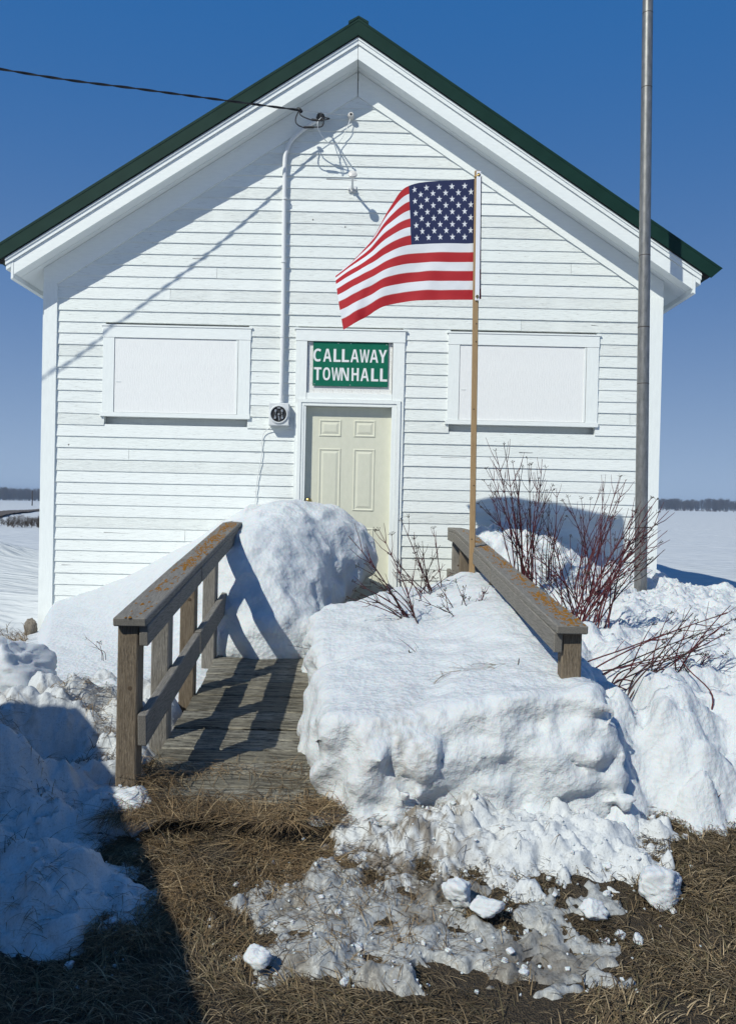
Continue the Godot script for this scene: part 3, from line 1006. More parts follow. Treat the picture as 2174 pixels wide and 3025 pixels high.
func surface_net(lo: Vector3, hi: Vector3, cell: float, f: Callable, tone = null) -> ArrayMesh:
	var nx := int((hi.x - lo.x) / cell) + 1
	var ny := int((hi.y - lo.y) / cell) + 1
	var nz := int((hi.z - lo.z) / cell) + 1
	var d := PackedFloat32Array()
	d.resize(nx * ny * nz)
	var o := 0
	for k in nz:
		for j in ny:
			for i in nx:
				d[o] = f.call(lo + Vector3(i, j, k) * cell)
				o += 1
	var sy := nx
	var sz := nx * ny
	var where := PackedInt32Array()
	where.resize(nx * ny * nz)
	where.fill(-1)
	var v := PackedVector3Array()
	var offs := [0, 1, sy, sy + 1, sz, sz + 1, sz + sy, sz + sy + 1]
	var edges := [[0, 1], [2, 3], [4, 5], [6, 7], [0, 2], [1, 3], [4, 6], [5, 7], [0, 4], [1, 5], [2, 6], [3, 7]]
	for k in nz - 1:
		for j in ny - 1:
			for i in nx - 1:
				var b := i + j * sy + k * sz
				var inside := d[b] < 0.0
				if (d[b + 1] < 0.0) == inside and (d[b + sy] < 0.0) == inside and (d[b + sy + 1] < 0.0) == inside and (d[b + sz] < 0.0) == inside and (d[b + sz + 1] < 0.0) == inside and (d[b + sz + sy] < 0.0) == inside and (d[b + sz + sy + 1] < 0.0) == inside:
					continue
				var acc := Vector3.ZERO
				var cnt := 0
				for e in edges:
					var da := d[b + offs[e[0]]]
					var db := d[b + offs[e[1]]]
					if (da < 0.0) != (db < 0.0):
						var t := da / (da - db)
						var pa := Vector3(e[0] & 1, (e[0] >> 1) & 1, e[0] >> 2)
						var pb := Vector3(e[1] & 1, (e[1] >> 1) & 1, e[1] >> 2)
						acc += pa.lerp(pb, t)
						cnt += 1
				where[b] = v.size()
				v.append(lo + (Vector3(i, j, k) + acc / cnt) * cell)
	var nn := PackedVector3Array()
	nn.resize(v.size())
	var idx := PackedInt32Array()
	var steps := [1, sy, sz]
	for k in range(1, nz - 1):
		for j in range(1, ny - 1):
			for i in range(1, nx - 1):
				var b := i + j * sy + k * sz
				var neg := d[b] < 0.0
				for ax in 3:
					if (d[b + steps[ax]] < 0.0) == neg:
						continue
					var u: int = steps[(ax + 1) % 3]
					var w: int = steps[(ax + 2) % 3]
					var q := [where[b], where[b - u], where[b - u - w], where[b - w]]
					if q[0] < 0 or q[1] < 0 or q[2] < 0 or q[3] < 0:
						continue
					if neg:
						q = [q[0], q[3], q[2], q[1]]
					var fn := (v[q[2]] - v[q[0]]).cross(v[q[1]] - v[q[3]])
					for m in q:
						nn[m] += fn
					idx.append_array([q[0], q[1], q[2], q[0], q[2], q[3]])
	var col := PackedColorArray()
	col.resize(v.size())
	for i in v.size():
		nn[i] = nn[i].normalized()
		col[i] = tone.call(v[i]) if tone != null else Color.WHITE
	# make sure the normals point out of the snow
	var probe := 0.0
	for i in range(0, v.size(), maxi(1, v.size() / 60)):
		probe += signf(f.call(v[i] + nn[i] * cell * 2.0))
	if probe < 0.0:
		for i in v.size():
			nn[i] = -nn[i]
		for i in range(0, idx.size(), 3):
			var t2 := idx[i]
			idx[i] = idx[i + 1]
			idx[i + 1] = t2
	return smooth_mesh(v, nn, idx, col)

func block_top(x: float, z: float) -> float:
	var q := -z
	return lerpf(0.60, 0.79, smoothstep(3.4, 6.3, q)) + 0.09 * smoothstep(0.15, 0.9, x) * (1.0 - smoothstep(3.7, 5.6, q)) - 0.07 * smoothstep(0.25, -0.4, x) * smoothstep(6.3, 4.6, q) + 0.12 * smoothstep(0.4, 0.8, x) * smoothstep(3.9, 5.0, q)

func block_sdf(p: Vector3) -> float:
	var q := -p.z
	var wob := n_low.get_noise_3d(p.x * 1.2, p.y * 1.2, p.z * 1.2)
	var top := block_top(p.x, p.z)
	var d := smax(p.y - top, (-0.2 - 0.085 * (q - 3.4)) - p.x - 0.03 * smoothstep(0.5, 0.15, p.y), 0.10)
	d = smax(d, p.x - (1.04 + 0.05 * (q - 3.4)), 0.12)
	# the front leans a little forward at half height
	d = smax(d, 3.36 - q - 0.09 * exp(-pow((p.x - 0.16) / 0.17, 2.0) - pow((p.y - 0.38) / 0.17, 2.0)) + 0.05 * smoothstep(0.40, 0.72, p.y) - 0.04 * smoothstep(0.30, 0.1, p.y), 0.07)
	d = smax(d, q - 6.55, 0.25)
	d = smax(d, (q - 5.75) * 0.72 - (p.x + 0.32) * 0.70, 0.2)
	if absf(d) > 0.2:
		return d
	var calm := smoothstep(top - 0.16, top - 0.02, p.y)
	d += 0.075 * wob * (1.0 - 0.5 * calm)
	d += 0.05 * n_mid.get_noise_3d(p.x * 0.8, p.y * 0.8, p.z * 0.8) * (1.0 - 0.62 * calm)
	d -= 0.095 * crumble(p, 1.25) * (1.0 - 0.78 * calm) * lerpf(0.45, 1.0, smoothstep(-0.3, 0.1, p.x))
	d -= 0.022 * (lump(n_clod, p) - 0.5) * (1.0 - 0.5 * calm)
	d -= 0.010 * n_fine.get_noise_3dv(p * 0.9)
	return d

func mound_sdf(p: Vector3) -> float:
	var d := ell(p, Vector3(-0.76, 0.62, -7.1), Vector3(0.58, 0.80, 1.15))
	d = smin(d, ell(p, Vector3(-0.42, 0.86, -7.5), Vector3(0.50, 0.55, 0.80)), 0.22)
	d = smin(d, ell(p, Vector3(-0.98, 0.55, -6.35), Vector3(0.42, 0.58, 0.55)), 0.2)
	d = smin(d, ell(p, Vector3(-0.72, 0.42, -6.05), Vector3(0.45, 0.36, 0.42)), 0.2)
	d = smin(d, ell(p, Vector3(-1.25, 0.55, -7.6), Vector3(0.5, 0.55, 0.8)), 0.2)
	# undercut along the path to the door
	d = smax(d, -ell(p, Vector3(0.22, 0.42, -7.3), Vector3(0.42, 0.42, 1.6)), 0.12)
	if absf(d) > 0.16:
		return d
	var low := smoothstep(1.15, 0.6, p.y)
	d += 0.05 * n_low.get_noise_3d(p.x * 1.6, p.y * 1.6, p.z * 1.6) + 0.03 * n_mid.get_noise_3dv(p)
	d -= 0.032 * (lump(n_lump, p) - 0.5) * (0.25 + 0.75 * low)
	d -= 0.014 * (lump(n_clod, p) - 0.5) * (0.45 + 0.55 * low)
	d -= 0.005 * n_fine.get_noise_3dv(p)
	return d

func drift_h(x: float, z: float) -> float:
	var q := -z
	var run := maxf(0.0, x + 3.42)
	var wall_y := 0.27 + 0.28 * run + 0.105 * run * run
	var t := smoothstep(4.7, 8.4, q)
	var y := lerpf(0.24, minf(wall_y, 1.4), t * (0.2 + 0.8 * t))
	# runs out towards the trodden strip on the left
	var left := lerpf(-2.2, -3.38, clampf((q - 5.0) / 3.4, 0.0, 1.0))
	y = lerpf(-0.2, y, smoothstep(-0.16, 0.22, x - left))
	# breaks down to rubble in front
	var front := smoothstep(4.35, 5.1, q)
	y = lerpf(0.02, y, front)
	var rough := 1.0 - smoothstep(4.9, 5.6, q)
	y += 0.02 * n_low.get_noise_2d(x * 1.3, z * 1.3) + 0.008 * n_mid.get_noise_2d(x * 1.5, z * 1.5)
	y += rough * 0.13 * crumble(Vector3(x, 0.3, z), 0.9)
	return y

func rubble_h(x: float, z: float) -> float:
	var q := -z
	# a ploughed ridge running towards the camera on the left, lower ground behind it
	var crest := 0.34 * exp(-pow((q - 3.3) / 0.42, 2.0)) * smoothstep(-0.86, -1.5, x)
	crest = maxf(crest, 0.15 * exp(-pow((q - 2.92) / 0.3, 2.0)) * smoothstep(-0.95, -1.4, x))
	var back := 0.30 * smoothstep(3.3, 3.9, q) * smoothstep(5.4, 4.6, q) * smoothstep(-0.95, -1.2, x + 0.02 * (q - 4.0))
	var apron := 0.15 * smoothstep(-0.62, -1.05, x + 0.25 * (q - 3.2)) * smoothstep(2.35, 2.9, q) * smoothstep(3.75, 3.3, q)
	var y := maxf(maxf(crest, back), apron) * (0.72 + 0.8 * n_low.get_noise_2d(x * 1.7 + 3.0, z * 1.7))
	var k := smoothstep(0.0, 0.12, y)
	y += lawn_h(x, z) - 0.045
	y += (0.25 + 0.75 * k) * 0.13 * crumble(Vector3(x, 0.7, z), 1.0) + (0.2 + 0.8 * k) * 0.05 * crumble(Vector3(x + 3.0, 0.2, z), 2.3)
	y += (0.4 + k) * 0.02 * n_fine.get_noise_2d(x * 0.6, z * 0.6)
	return y

func bank_h(x: float, z: float) -> float:
	var q := -z
	var y := 0.60 * smoothstep(3.12, 4.05, q + 0.12 * n_low.get_noise_2d(x * 1.4, 5.0)) + 0.06 * smoothstep(5.0, 7.5, q)
	# heap thrown against the wall
	y += 0.60 * exp(-pow((x - 1.55) / 0.52, 2.0) - pow((q - 8.25) / 0.62, 2.0))
	y += 0.28 * exp(-pow((x - 1.0) / 0.3, 2.0) - pow((q - 7.9) / 0.6, 2.0))
	y += 0.18 * exp(-pow((x - 2.45) / 0.6, 2.0) - pow((q - 8.3) / 0.5, 2.0))
	# cleft beside the block
	y -= 0.14 * exp(-pow((x - 1.24 - 0.05 * (q - 3.4)) / 0.08, 2.0)) * smoothstep(5.0, 4.2, q)
	y += 0.24 * exp(-pow((x - 1.36) / 0.24, 2.0) - pow((q - 3.6) / 0.3, 2.0))
	# falls to the field behind, past the corner of the house
	y = lerpf(y, 0.02, smoothstep(8.0, 9.6, q) * smoothstep(2.9, 3.2, x))
	y = lerpf(-0.2, y, smoothstep(0.80, 1.0, x))
	var calm := smoothstep(5.6, 7.2, q)
	y += 0.05 * n_low.get_noise_2d(x * 1.2, z * 1.2) + 0.02 * n_mid.get_noise_2d(x, z)
	y += (0.13 - 0.05 * calm) * crumble(Vector3(x, 0.1, z), 0.9) + 0.11 * crumble(Vector3(x + 5.0, 0.3, z), 1.9)
	y += 0.02 * (lump(n_clod, Vector3(x, 0.4, z)) - 0.4) + 0.008 * n_fine.get_noise_2d(x * 0.7, z * 0.7)
	return y

const SLUSH := [Vector2(-0.447, -2.823), Vector2(-0.350, -2.924), Vector2(-0.068, -3.023), Vector2(0.312, -2.991), Vector2(0.416, -2.894), Vector2(0.755, -2.892), Vector2(0.942, -2.861), Vector2(0.686, -2.778), Vector2(0.798, -2.649), Vector2(0.769, -2.480), Vector2(0.577, -2.465), Vector2(0.367, -2.514), Vector2(0.167, -2.450), Vector2(-0.024, -2.434), Vector2(-0.288, -2.449), Vector2(-0.341, -2.622)]
const CLODS := [Vector2(-0.182, -3.315), Vector2(-0.086, -3.079), Vector2(0.136, -2.949), Vector2(0.400, -2.994), Vector2(0.530, -2.897), Vector2(0.655, -2.889), Vector2(0.776, -2.980), Vector2(0.976, -2.969), Vector2(1.073, -2.915), Vector2(1.185, -2.984), Vector2(1.183, -3.123), Vector2(1.304, -3.315), Vector2(1.168, -3.474), Vector2(0.503, -3.562)]

func into(poly: Array, x: float, z: float) -> float:
	# signed distance, positive inside
	var p := Vector2(x, z)
	var best := 9.0
	for i in poly.size():
		best = minf(best, p.distance_to(Geometry2D.get_closest_point_to_segment(p, poly[i], poly[(i + 1) % poly.size()])))
	return best if Geometry2D.is_point_in_polygon(p, PackedVector2Array(poly)) else -best

func slush_e(x: float, z: float) -> float:
	# how far inside the slush, with a ragged edge and thawed holes
	if x < -0.9 or x > 1.3 or z < -3.7 or z > -2.2:
		return -1.0
	return into(SLUSH, x, z) + 0.10 * n_mid.get_noise_2d(x * 1.1, z * 1.1) + 0.035 * n_fine.get_noise_2d(x, z) - 0.16 * smoothstep(0.22, 0.5, n_low.get_noise_2d(x * 2.4 + 2.0, z * 3.0)) + 0.03

func slush_h(x: float, z: float) -> float:
	var e := slush_e(x, z)
	var y := lawn_h(x, z) - 0.03 + 0.04 * smoothstep(-0.03, 0.03, e)
	# trampled lumps of half melted snow
	var ridge := 1.0 - absf(n_low.get_noise_2d(x * 2.6 + z * 1.2, z * 1.6)) * 3.4
	y += smoothstep(-0.01, 0.07, e) * (0.035 * maxf(0.0, ridge) * smoothstep(0.0, 0.3, n_mid.get_noise_2d(x * 0.5, z * 0.5) + 0.2) + 0.042 * crumble(Vector3(x, 0.9, z), 1.7) + 0.012 * n_fine.get_noise_2d(x * 1.3, z * 1.3))
	return y

func clods_h(x: float, z: float) -> float:
	var e := into(CLODS, x, z) + 0.08 * n_mid.get_noise_2d(x * 1.3, z * 1.3) + 0.02 * n_fine.get_noise_2d(x, z)
	var y := lawn_h(x, z) - 0.05 + 0.06 * smoothstep(-0.03, 0.05, e)
	y += smoothstep(0.0, 0.3, e) * 0.10
	y += smoothstep(-0.03, 0.08, e) * (0.105 * crumble(Vector3(x, 0.4, z), 1.25) + 0.012 * n_fine.get_noise_2d(x, z))
	return y

func no_floor(_x: float, _z: float) -> float:
	return 0.0

func build_snow() -> void:
	var white := Color.WHITE
	var o := put(surface_net(Vector3(-0.85, 0.02, -7.0), Vector3(1.5, 1.05, -3.1), 0.0225, block_sdf, func(p: Vector3) -> Color:
		# windblown soil caught in the lower face and on the lump
		var g := n_fine.get_noise_3dv(p * 1.4) + 0.6 * n_mid.get_noise_3dv(p)
		var k := smoothstep(0.34, 0.12, p.y) * smoothstep(-0.35, 0.4, g) * 0.6 * smoothstep(0.9, 0.1, p.x)
		k = maxf(k, smoothstep(0.26, 0.06, Vector2(p.x - 0.16, p.y - 0.42).length()) * smoothstep(-0.1, 0.5, g) * 0.55)
		return white.lerp(Color(0.55, 0.46, 0.37), k)), "snow_block", M.snow, self)
	tag(o, "big steep snow block filling the right half of the ramp", "snow bank")
	stage("block")
	o = put(surface_net(Vector3(-2.1, 0.25, -8.55), Vector3(0.35, 1.6, -5.45), 0.024, mound_sdf), "snow_mound", M.snow, self)
	tag(o, "rounded waist high snow mound blocking the left half of the door", "snow bank")
	o = put(grid_mesh(-3.9, -0.98, -8.56, -4.2, 0.024, drift_h, no_floor), "snow_drift", M.snow, self)
	tag(o, "smooth snow drift sloping up the wall left of the ramp", "snow bank")
	o = put(grid_mesh(-2.9, -0.5, -5.4, -2.1, 0.013, rubble_h, lawn_h, func(x: float, y: float, z: float) -> Color:
		var g := n_fine.get_noise_3d(x * 1.3, y, z * 1.3) + 0.8 * n_mid.get_noise_2d(x, z)
		var k := smoothstep(0.25, 0.75, g) * 0.5 * smoothstep(-3.3, -3.6, z)
		return white.lerp(Color(0.5, 0.42, 0.34), k)), "snow_rubble", M.dirty_snow, self)
	tag(o, "lumpy ploughed snow heap at the left edge, before the near post", "snow bank")
	o = put(grid_mesh(0.7, 6.5, -9.8, -3.2, 0.022, bank_h, lawn_h), "snow_bank", M.clod, self)
	tag(o, "long ploughed snow bank right of the ramp around the shrubs and metal pole", "snow bank")
	o = put(grid_mesh(-0.85, 1.25, -3.6, -2.25, 0.011, slush_h, lawn_h, func(x: float, y: float, z: float) -> Color:
		# meltwater and mud in the ruts
		var g := n_low.get_noise_2d(x * 2.2 + 7.0, z * 2.6) + 0.5 * n_mid.get_noise_2d(x * 1.4, z * 1.4)
		return Color(0.80, 0.80, 0.79).lerp(Color(0.34, 0.29, 0.23), smoothstep(-0.1, 0.5, g) * 0.75)), "slush_patch", M.ice, self)
	tag(o, "grey rutted slush and ice on the grass in the foreground", "slush")
	o = put(grid_mesh(-0.45, 1.6, -3.85, -2.75, 0.011, clods_h, lawn_h, func(x: float, y: float, z: float) -> Color:
		var g := n_fine.get_noise_3d(x * 1.3, y, z * 1.3) + 0.8 * n_mid.get_noise_2d(x, z)
		var k := smoothstep(-0.35, 0.35, g) * 0.9 * smoothstep(0.62, 0.3, x + 0.2 * n_mid.get_noise_2d(x, z))
		return white.lerp(Color(0.27, 0.215, 0.16), k)), "crumbled_snow", M.dirty_snow, self)
	tag(o, "crumbled white clods spilled along the foot of the snow block", "snow")
	o = put(chunk_mesh(Vector3(0.06, 0.12, 0.06), 4321), "foundation_stone", M.stone, self, Vector3(-3.43, 0.08, -8.4))
	tag(o, "tan stone at the foot of the left corner of the hall", "stone")
	# loose chunks
	var chunks := [
		[Vector3(-0.93, 0.20, -3.36), Vector3(0.085, 0.06, 0.07), "white snow lump against the foot of the near left post"],
		[Vector3(-0.90, 0.075, -2.95), Vector3(0.05, 0.03, 0.045), "small shaded snow lump on the dark grass left of the path"],
		[Vector3(0.342, 0.105, -2.86), Vector3(0.062, 0.04, 0.05), "oblong white snow lump, left one of the pair lying on the slush"],
		[Vector3(0.43, 0.09, -2.77), Vector3(0.062, 0.034, 0.045), "flat white snow lump, right one of the pair lying on the slush"],
		[Vector3(0.796, 0.075, -2.785), Vector3(0.042, 0.034, 0.04), "small white snow lump alone on the grass right of the slush"],
		[Vector3(1.075, 0.12, -2.93), Vector3(0.10, 0.06, 0.085), "largest loose snow lump, at the right end of the spill"],
		[Vector3(-0.305, 0.055, -2.50), Vector3(0.04, 0.03, 0.036), "snow lump at the near left corner of the slush"],
		[Vector3(0.93, 0.10, -3.08), Vector3(0.024, 0.02, 0.022), "tiny snow crumb beside the spilled clods"],
		[Vector3(-2.05, 0.47, -4.7), Vector3(0.29, 0.17, 0.2), "large angular snow slab at the left edge below the dry grass"],
		[Vector3(-1.45, 0.36, -4.5), Vector3(0.19, 0.11, 0.16), "rounded snow lump lying before the smooth drift"],
	]
	build_crumbs()
	for c in chunks:
		o = put(chunk_mesh(c[1], int(c[0].x * 1000.0) + 5000), "snow_lump", M.lump, self, c[0] - Vector3(0, c[1].y * 0.3, 0))
		o.rotation.y = c[0].x * 7.0
		tag(o, c[2], "snow lump", "loose lumps of snow")

func build_crumbs() -> void:
	var r := RandomNumberGenerator.new()
	r.seed = 55
	var mm := MultiMesh.new()
	mm.transform_format = MultiMesh.TRANSFORM_3D
	mm.mesh = chunk_mesh(Vector3(0.9, 0.65, 0.8), 777)
	var at := []
	for i in 5000:
		var x := r.randf_range(-1.3, 1.5)
		var z := r.randf_range(-3.5, -2.4)
		var e := maxf(into(CLODS, x, z), slush_e(x, z))
		var left := rubble_h(x, z) - lawn_h(x, z)
		var near := maxf(smoothstep(-0.22, 0.02, e), smoothstep(-0.08, 0.0, left) * (1.0 if x < -0.7 else 0.0))
		if r.randf() > near * 0.11:
			continue
		var y := maxf(lawn_h(x, z), maxf(clods_h(x, z), maxf(slush_h(x, z), rubble_h(x, z) if x < -0.6 else -1.0)))
		at.append(Transform3D(Basis.from_euler(Vector3(r.randf() * TAU, r.randf() * TAU, 0)).scaled(Vector3.ONE * 0.004 * pow(4.5, r.randf() * r.randf() * 1.3)), Vector3(x, y + 0.003, z)))
	mm.instance_count = at.size()
	for i in at.size():
		mm.set_instance_transform(i, at[i])
	var o := MultiMeshInstance3D.new()
	o.multimesh = mm
	o.material_override = M.lump
	o.name = numbered("snow_crumbs")
	add_child(o)
	tag(o, "small snow crumbs sprinkled over the grass around the slush", "snow")
	o.set_meta("kind", "stuff")

func chunk_mesh(r: Vector3, s: int) -> ArrayMesh:
	var v := PackedVector3Array()
	var idx := PackedInt32Array()
	var rows := 30
	var cols := 44
	var off := Vector3(s % 97, s % 53, s % 31)
	var rr := RandomNumberGenerator.new()
	rr.seed = s
	var planes := []
	for i in 15:
		planes.append([Vector3(rr.randfn(), rr.randfn(), rr.randfn()).normalized(), rr.randf_range(0.66, 1.1)])
	for i in rows + 1:
		for j in cols:
			var a := PI * i / rows
			var b := TAU * j / cols
			var d := Vector3(sin(a) * cos(b), cos(a), sin(a) * sin(b))
			# broken along flat faces, then crumbled
			var k := 1.25
			for pl in planes:
				var c: float = d.dot(pl[0])
				if c > 0.05:
					k = smin(k, pl[1] / c, 0.16)
			k *= 1.0 + 0.16 * n_mid.get_noise_3dv(d * 0.35 + off) + 0.08 * n_fine.get_noise_3dv(d * 0.22 + off) + 0.03 * n_fine.get_noise_3dv(d * 0.6 + off)
			v.append(d * r * k)
	var nn := PackedVector3Array()
	nn.resize(v.size())
	for i in rows:
		for j in cols:
			var a := i * cols + j
			var b := i * cols + (j + 1) % cols
			for t in [[a, b, a + cols], [b, b + cols, a + cols]]:
				var fn: Vector3 = (v[t[2]] - v[t[0]]).cross(v[t[1]] - v[t[0]])
				if fn.dot(v[t[0]] + v[t[1]] + v[t[2]]) < 0:
					fn = -fn
				for m in t:
					nn[m] += fn
				idx.append_array(t)
	var col := PackedColorArray()
	for i in v.size():
		nn[i] = nn[i].normalized() if nn[i].length_squared() > 0 else v[i].normalized()
		col.append(Color.WHITE)
	return smooth_mesh(v, nn, idx, col)

# ------------------------------------------------------------------ things on the wall
func build_wall_fittings() -> void:
	# sign
	var sx0 := -0.604
	var sx1 := 0.175
	var sy0 := 2.648
	var sy1 := 3.107
	var sign := thing("town_sign", "green metal sign with white CALLAWAY TOWNHALL lettering above the door", "sign", Vector3((sx0 + sx1) / 2, (sy0 + sy1) / 2, WALL + 0.012))
	put(bevel_mesh(Vector3(sx1 - sx0, sy1 - sy0, 0.005), 0.001), "plate", M.sign_green, sign)
	var font := SystemFont.new()
	font.font_names = PackedStringArray(["Droid Sans"])
	font.font_weight = 700
	var lines := [["CALLAWAY", [0.042, 0.148, 0.249, 0.336, 0.431, 0.533, 0.632, 0.722], 0.318], ["TOWNHALL", [0.051, 0.143, 0.245, 0.334, 0.440, 0.539, 0.643, 0.735], 0.125]]
	for l in lines:
		for k in 8:
			var tm := TextMesh.new()
			tm.text = l[0][k]
			tm.font = font
			tm.font_size = 64
			tm.pixel_size = 0.01
			tm.depth = 0.02
			tm.curve_step = 1.0
			var h := tm.get_aabb().size.y
			var hgt := 0.134
			var sc := hgt / maxf(h, 0.01)
			var o := put(tm, "letter", M.sign_white, sign, Vector3(l[1][k] - (sx1 - sx0) / 2, l[2] - (sy1 - sy0) / 2, 0.0045))
			var narrow: float = {"W": 0.60, "O": 0.66, "N": 0.72, "H": 0.74, "L": 0.98, "A": 0.74, "C": 0.80, "T": 0.82, "Y": 0.80}[l[0][k]]
			o.scale = Vector3(sc * narrow, sc, 0.1)
			var ab := tm.get_aabb()
			o.position -= Vector3(ab.get_center().x * sc * narrow, ab.get_center().y * sc, 0)
	for b in [[0.0, 0.215], [0.0, -0.215], [-0.13, 0.215], [0.37, 0.21], [-0.37, -0.21]]:
		put(lathe([[0.006, 0.0], [0.004, 0.002], [0.0, 0.0025]], 8, Transform3D(Basis(Vector3.RIGHT, PI / 2), Vector3(b[0], b[1], 0.0026))), "bolt", M.steel, sign)
	# meter socket with its conduit
	var mc := Vector3(-0.937, 2.333, WALL + 0.062)
	var meter := thing("meter_socket", "white electric meter box without its meter, left of the door", "electric box", mc)
	var body := put(bevel_mesh(Vector3(0.208, 0.233, 0.1), 0.006), "box", M.meter, meter)
	var turn := Basis(Vector3.RIGHT, PI / 2)
	put(lathe([[0.098, 0.049], [0.098, 0.058], [0.09, 0.064], [0.083, 0.064], [0.08, 0.058], [0.08, 0.05]], 36, Transform3D(turn, Vector3.ZERO)), "ring", M.meter, body)
	put(lathe([[0.0801, 0.0505], [0.0, 0.0512]], 30, Transform3D(turn, Vector3.ZERO)), "opening", M.dark, body)
	for j in [[-0.033, 0.035], [0.033, 0.035], [-0.036, -0.036], [0.036, -0.036]]:
		var jaw := Solid.new()
		jaw.bevel(Vector3(0.02, 0.026, 0.016), 0.003, Transform3D(Basis(Vector3.BACK, j[0] * 6.0), Vector3(j[0], j[1], 0.06)))
		jaw.bevel(Vector3(0.008, 0.014, 0.008), 0.002, Transform3D(Basis.IDENTITY, Vector3(j[0], j[1] - signf(j[1]) * 0.024, 0.06)))
		put(jaw.mesh(), "jaw", M.steel, body)
	var strap := Solid.new()
	strap.bevel(Vector3(0.012, 0.05, 0.01), 0.003, Transform3D(Basis(Vector3.BACK, 0.2), Vector3(0.004, -0.04, 0.058)))
	strap.bevel(Vector3(0.02, 0.02, 0.012), 0.004, Transform3D(Basis.IDENTITY, Vector3(0, 0.0, 0.058)))
	strap.bevel(Vector3(0.035, 0.012, 0.01), 0.003, Transform3D(Basis.IDENTITY, Vector3(0, 0.064, 0.058)))
	put(strap.mesh(), "neutral_strap", M.steel, body)
	var hub := put(lathe([[0.026, 0.11], [0.03, 0.116], [0.03, 0.13], [0.024, 0.142]], 16), "hub", M.meter, meter)
	hub.position = Vector3(0.012, 0, 0.0)
	var ct := Tubes.new()
	var path := [Vector3(-0.925, 2.45, WALL + 0.062), Vector3(-0.922, 3.3, WALL + 0.05), Vector3(-0.93, 4.2, WALL + 0.048), Vector3(-0.935, 4.78, WALL + 0.045), Vector3(-0.937, 4.9, WALL + 0.045), Vector3(-0.928, 5.02, WALL + 0.045), Vector3(-0.886, 5.14, WALL + 0.05), Vector3(-0.80, 5.235, WALL + 0.055), Vector3(-0.69, 5.315, WALL + 0.065), Vector3(-0.60, 5.375, WALL + 0.08)]
	path = path.map(func(p): return p - mc)
	path = catmull(path, 5)
	ct.add(path, path.map(func(_p): return 0.0225), 12)
	var cond := put(tube_mesh(ct), "conduit", M.conduit, meter)
	for y in [3.13, 4.55, 3.9]:
		put(lathe([[0.024, 0], [0.028, 0.002], [0.028, 0.022], [0.024, 0.024]], 14, Transform3D(Basis.IDENTITY, Vector3(-0.925, y, WALL + 0.05) - mc)), "strap", M.conduit, cond)
	var dir := Vector3(0.75, 0.45, 0.3).normalized()
	put(lathe([[0.026, 0.0], [0.029, 0.01], [0.042, 0.025], [0.045, 0.05], [0.036, 0.07], [0.016, 0.08], [0.0, 0.082]], 16, Transform3D(Basis(Quaternion(Vector3.UP, dir)), Vector3(-0.605, 5.37, WALL + 0.08) - mc)), "weatherhead", M.dark, meter)
	# the wire that runs from the meter down the wall
	var wt := Tubes.new()
	var wp := catmull([Vector3(-0.98, 2.216, WALL + 0.05), Vector3(-1.05, 2.19, WALL + 0.04), Vector3(-1.10, 2.14, WALL + 0.03), Vector3(-1.115, 2.05, WALL + 0.026), Vector3(-1.118, 1.9, WALL + 0.028), Vector3(-1.15, 1.7, WALL + 0.028), Vector3(-1.17, 1.5, WALL + 0.03), Vector3(-1.18, 1.2, WALL + 0.03)].map(func(p): return p - mc), 5)
	wt.add(wp, wp.map(func(_p): return 0.004), 5)
	put(tube_mesh(wt), "ground_wire", M.conduit, meter)
	# wall bracket with a round cap
	var bp := Vector3(-0.234, 4.69, WALL + 0.012)
	var br := thing("wall_bracket", "small white bracket with a round cap high on the gable wall", "bracket", bp)
	var fl := Solid.new()
	fl.bevel(Vector3(0.085, 0.07, 0.012), 0.004, Transform3D(Basis.IDENTITY, Vector3(0, 0, 0.006)))
	put(fl.mesh(), "flange", M.conduit, br)
	for b in [[-0.034, -0.012], [0.034, -0.012], [0.0, -0.03]]:
		put(lathe([[0.012, 0.0], [0.012, 0.012], [0.006, 0.016], [0.0, 0.016]], 6, Transform3D(turn, Vector3(b[0], b[1], 0.012))), "bolt", M.steel, br)
	var at := Tubes.new()
	var ap := [Vector3(0, 0.0, 0.01), Vector3(0.001, 0.012, 0.09), Vector3(0.004, 0.03, 0.18), Vector3(0.007, 0.048, 0.262)]
	at.add(ap, [0.017, 0.013, 0.012, 0.012], 10)
	put(tube_mesh(at), "arm", M.conduit, br)
	put(lathe([[0.0, -0.012], [0.04, -0.012], [0.046, -0.002], [0.042, 0.012], [0.02, 0.022], [0.0, 0.024]], 20, Transform3D(Basis(Quaternion(Vector3.UP, Vector3(0.02, 0.5, 0.86).normalized())), ap[3])), "cap", M.porcelain, br)
	# overhead service cable: twisted pair on a bare messenger, spliced by loops at the weatherhead
	var tie := Vector3(-0.78, 5.38, -8.3)
	var cab := thing("service_cable", "black twisted overhead cable running from the left to the gable peak", "cable", tie)
	var course := catmull([tie, Vector3(-2.13, 5.25, -7.7), Vector3(-3.3, 5.17, -7.22), Vector3(-6.0, 5.12, -6.1), Vector3(-12.0, 5.5, -3.6), Vector3(-22.0, 7.2, 0.6)], 40)
	for s in 2:
		var tw := Tubes.new()
		var pts := []
		var run := 0.0
		for i in course.size():
			if i > 0:
				run += course[i].distance_to(course[i - 1])
			var ph := run * 15.0 + s * PI
			pts.append(course[i] - tie + Vector3(0.0, cos(ph), sin(ph)) * 0.006)
		tw.add(pts, pts.map(func(_p): return 0.0062), 6)
		put(tube_mesh(tw), "strand", M.cable, cab)
	var ms := Tubes.new()
	var anchor := Vector3(-0.264, 5.43, WALL + 0.05)
	var mp := [tie + Vector3(0.02, 0.0, 0.0), tie.lerp(anchor, 0.45) + Vector3(0, -0.004, 0), anchor]
	ms.add(mp.map(func(p): return p - tie), [0.004, 0.004, 0.004], 6)
	put(tube_mesh(ms), "messenger", M.steel, cab)
	var head := Vector3(-0.56, 5.37, -8.42)
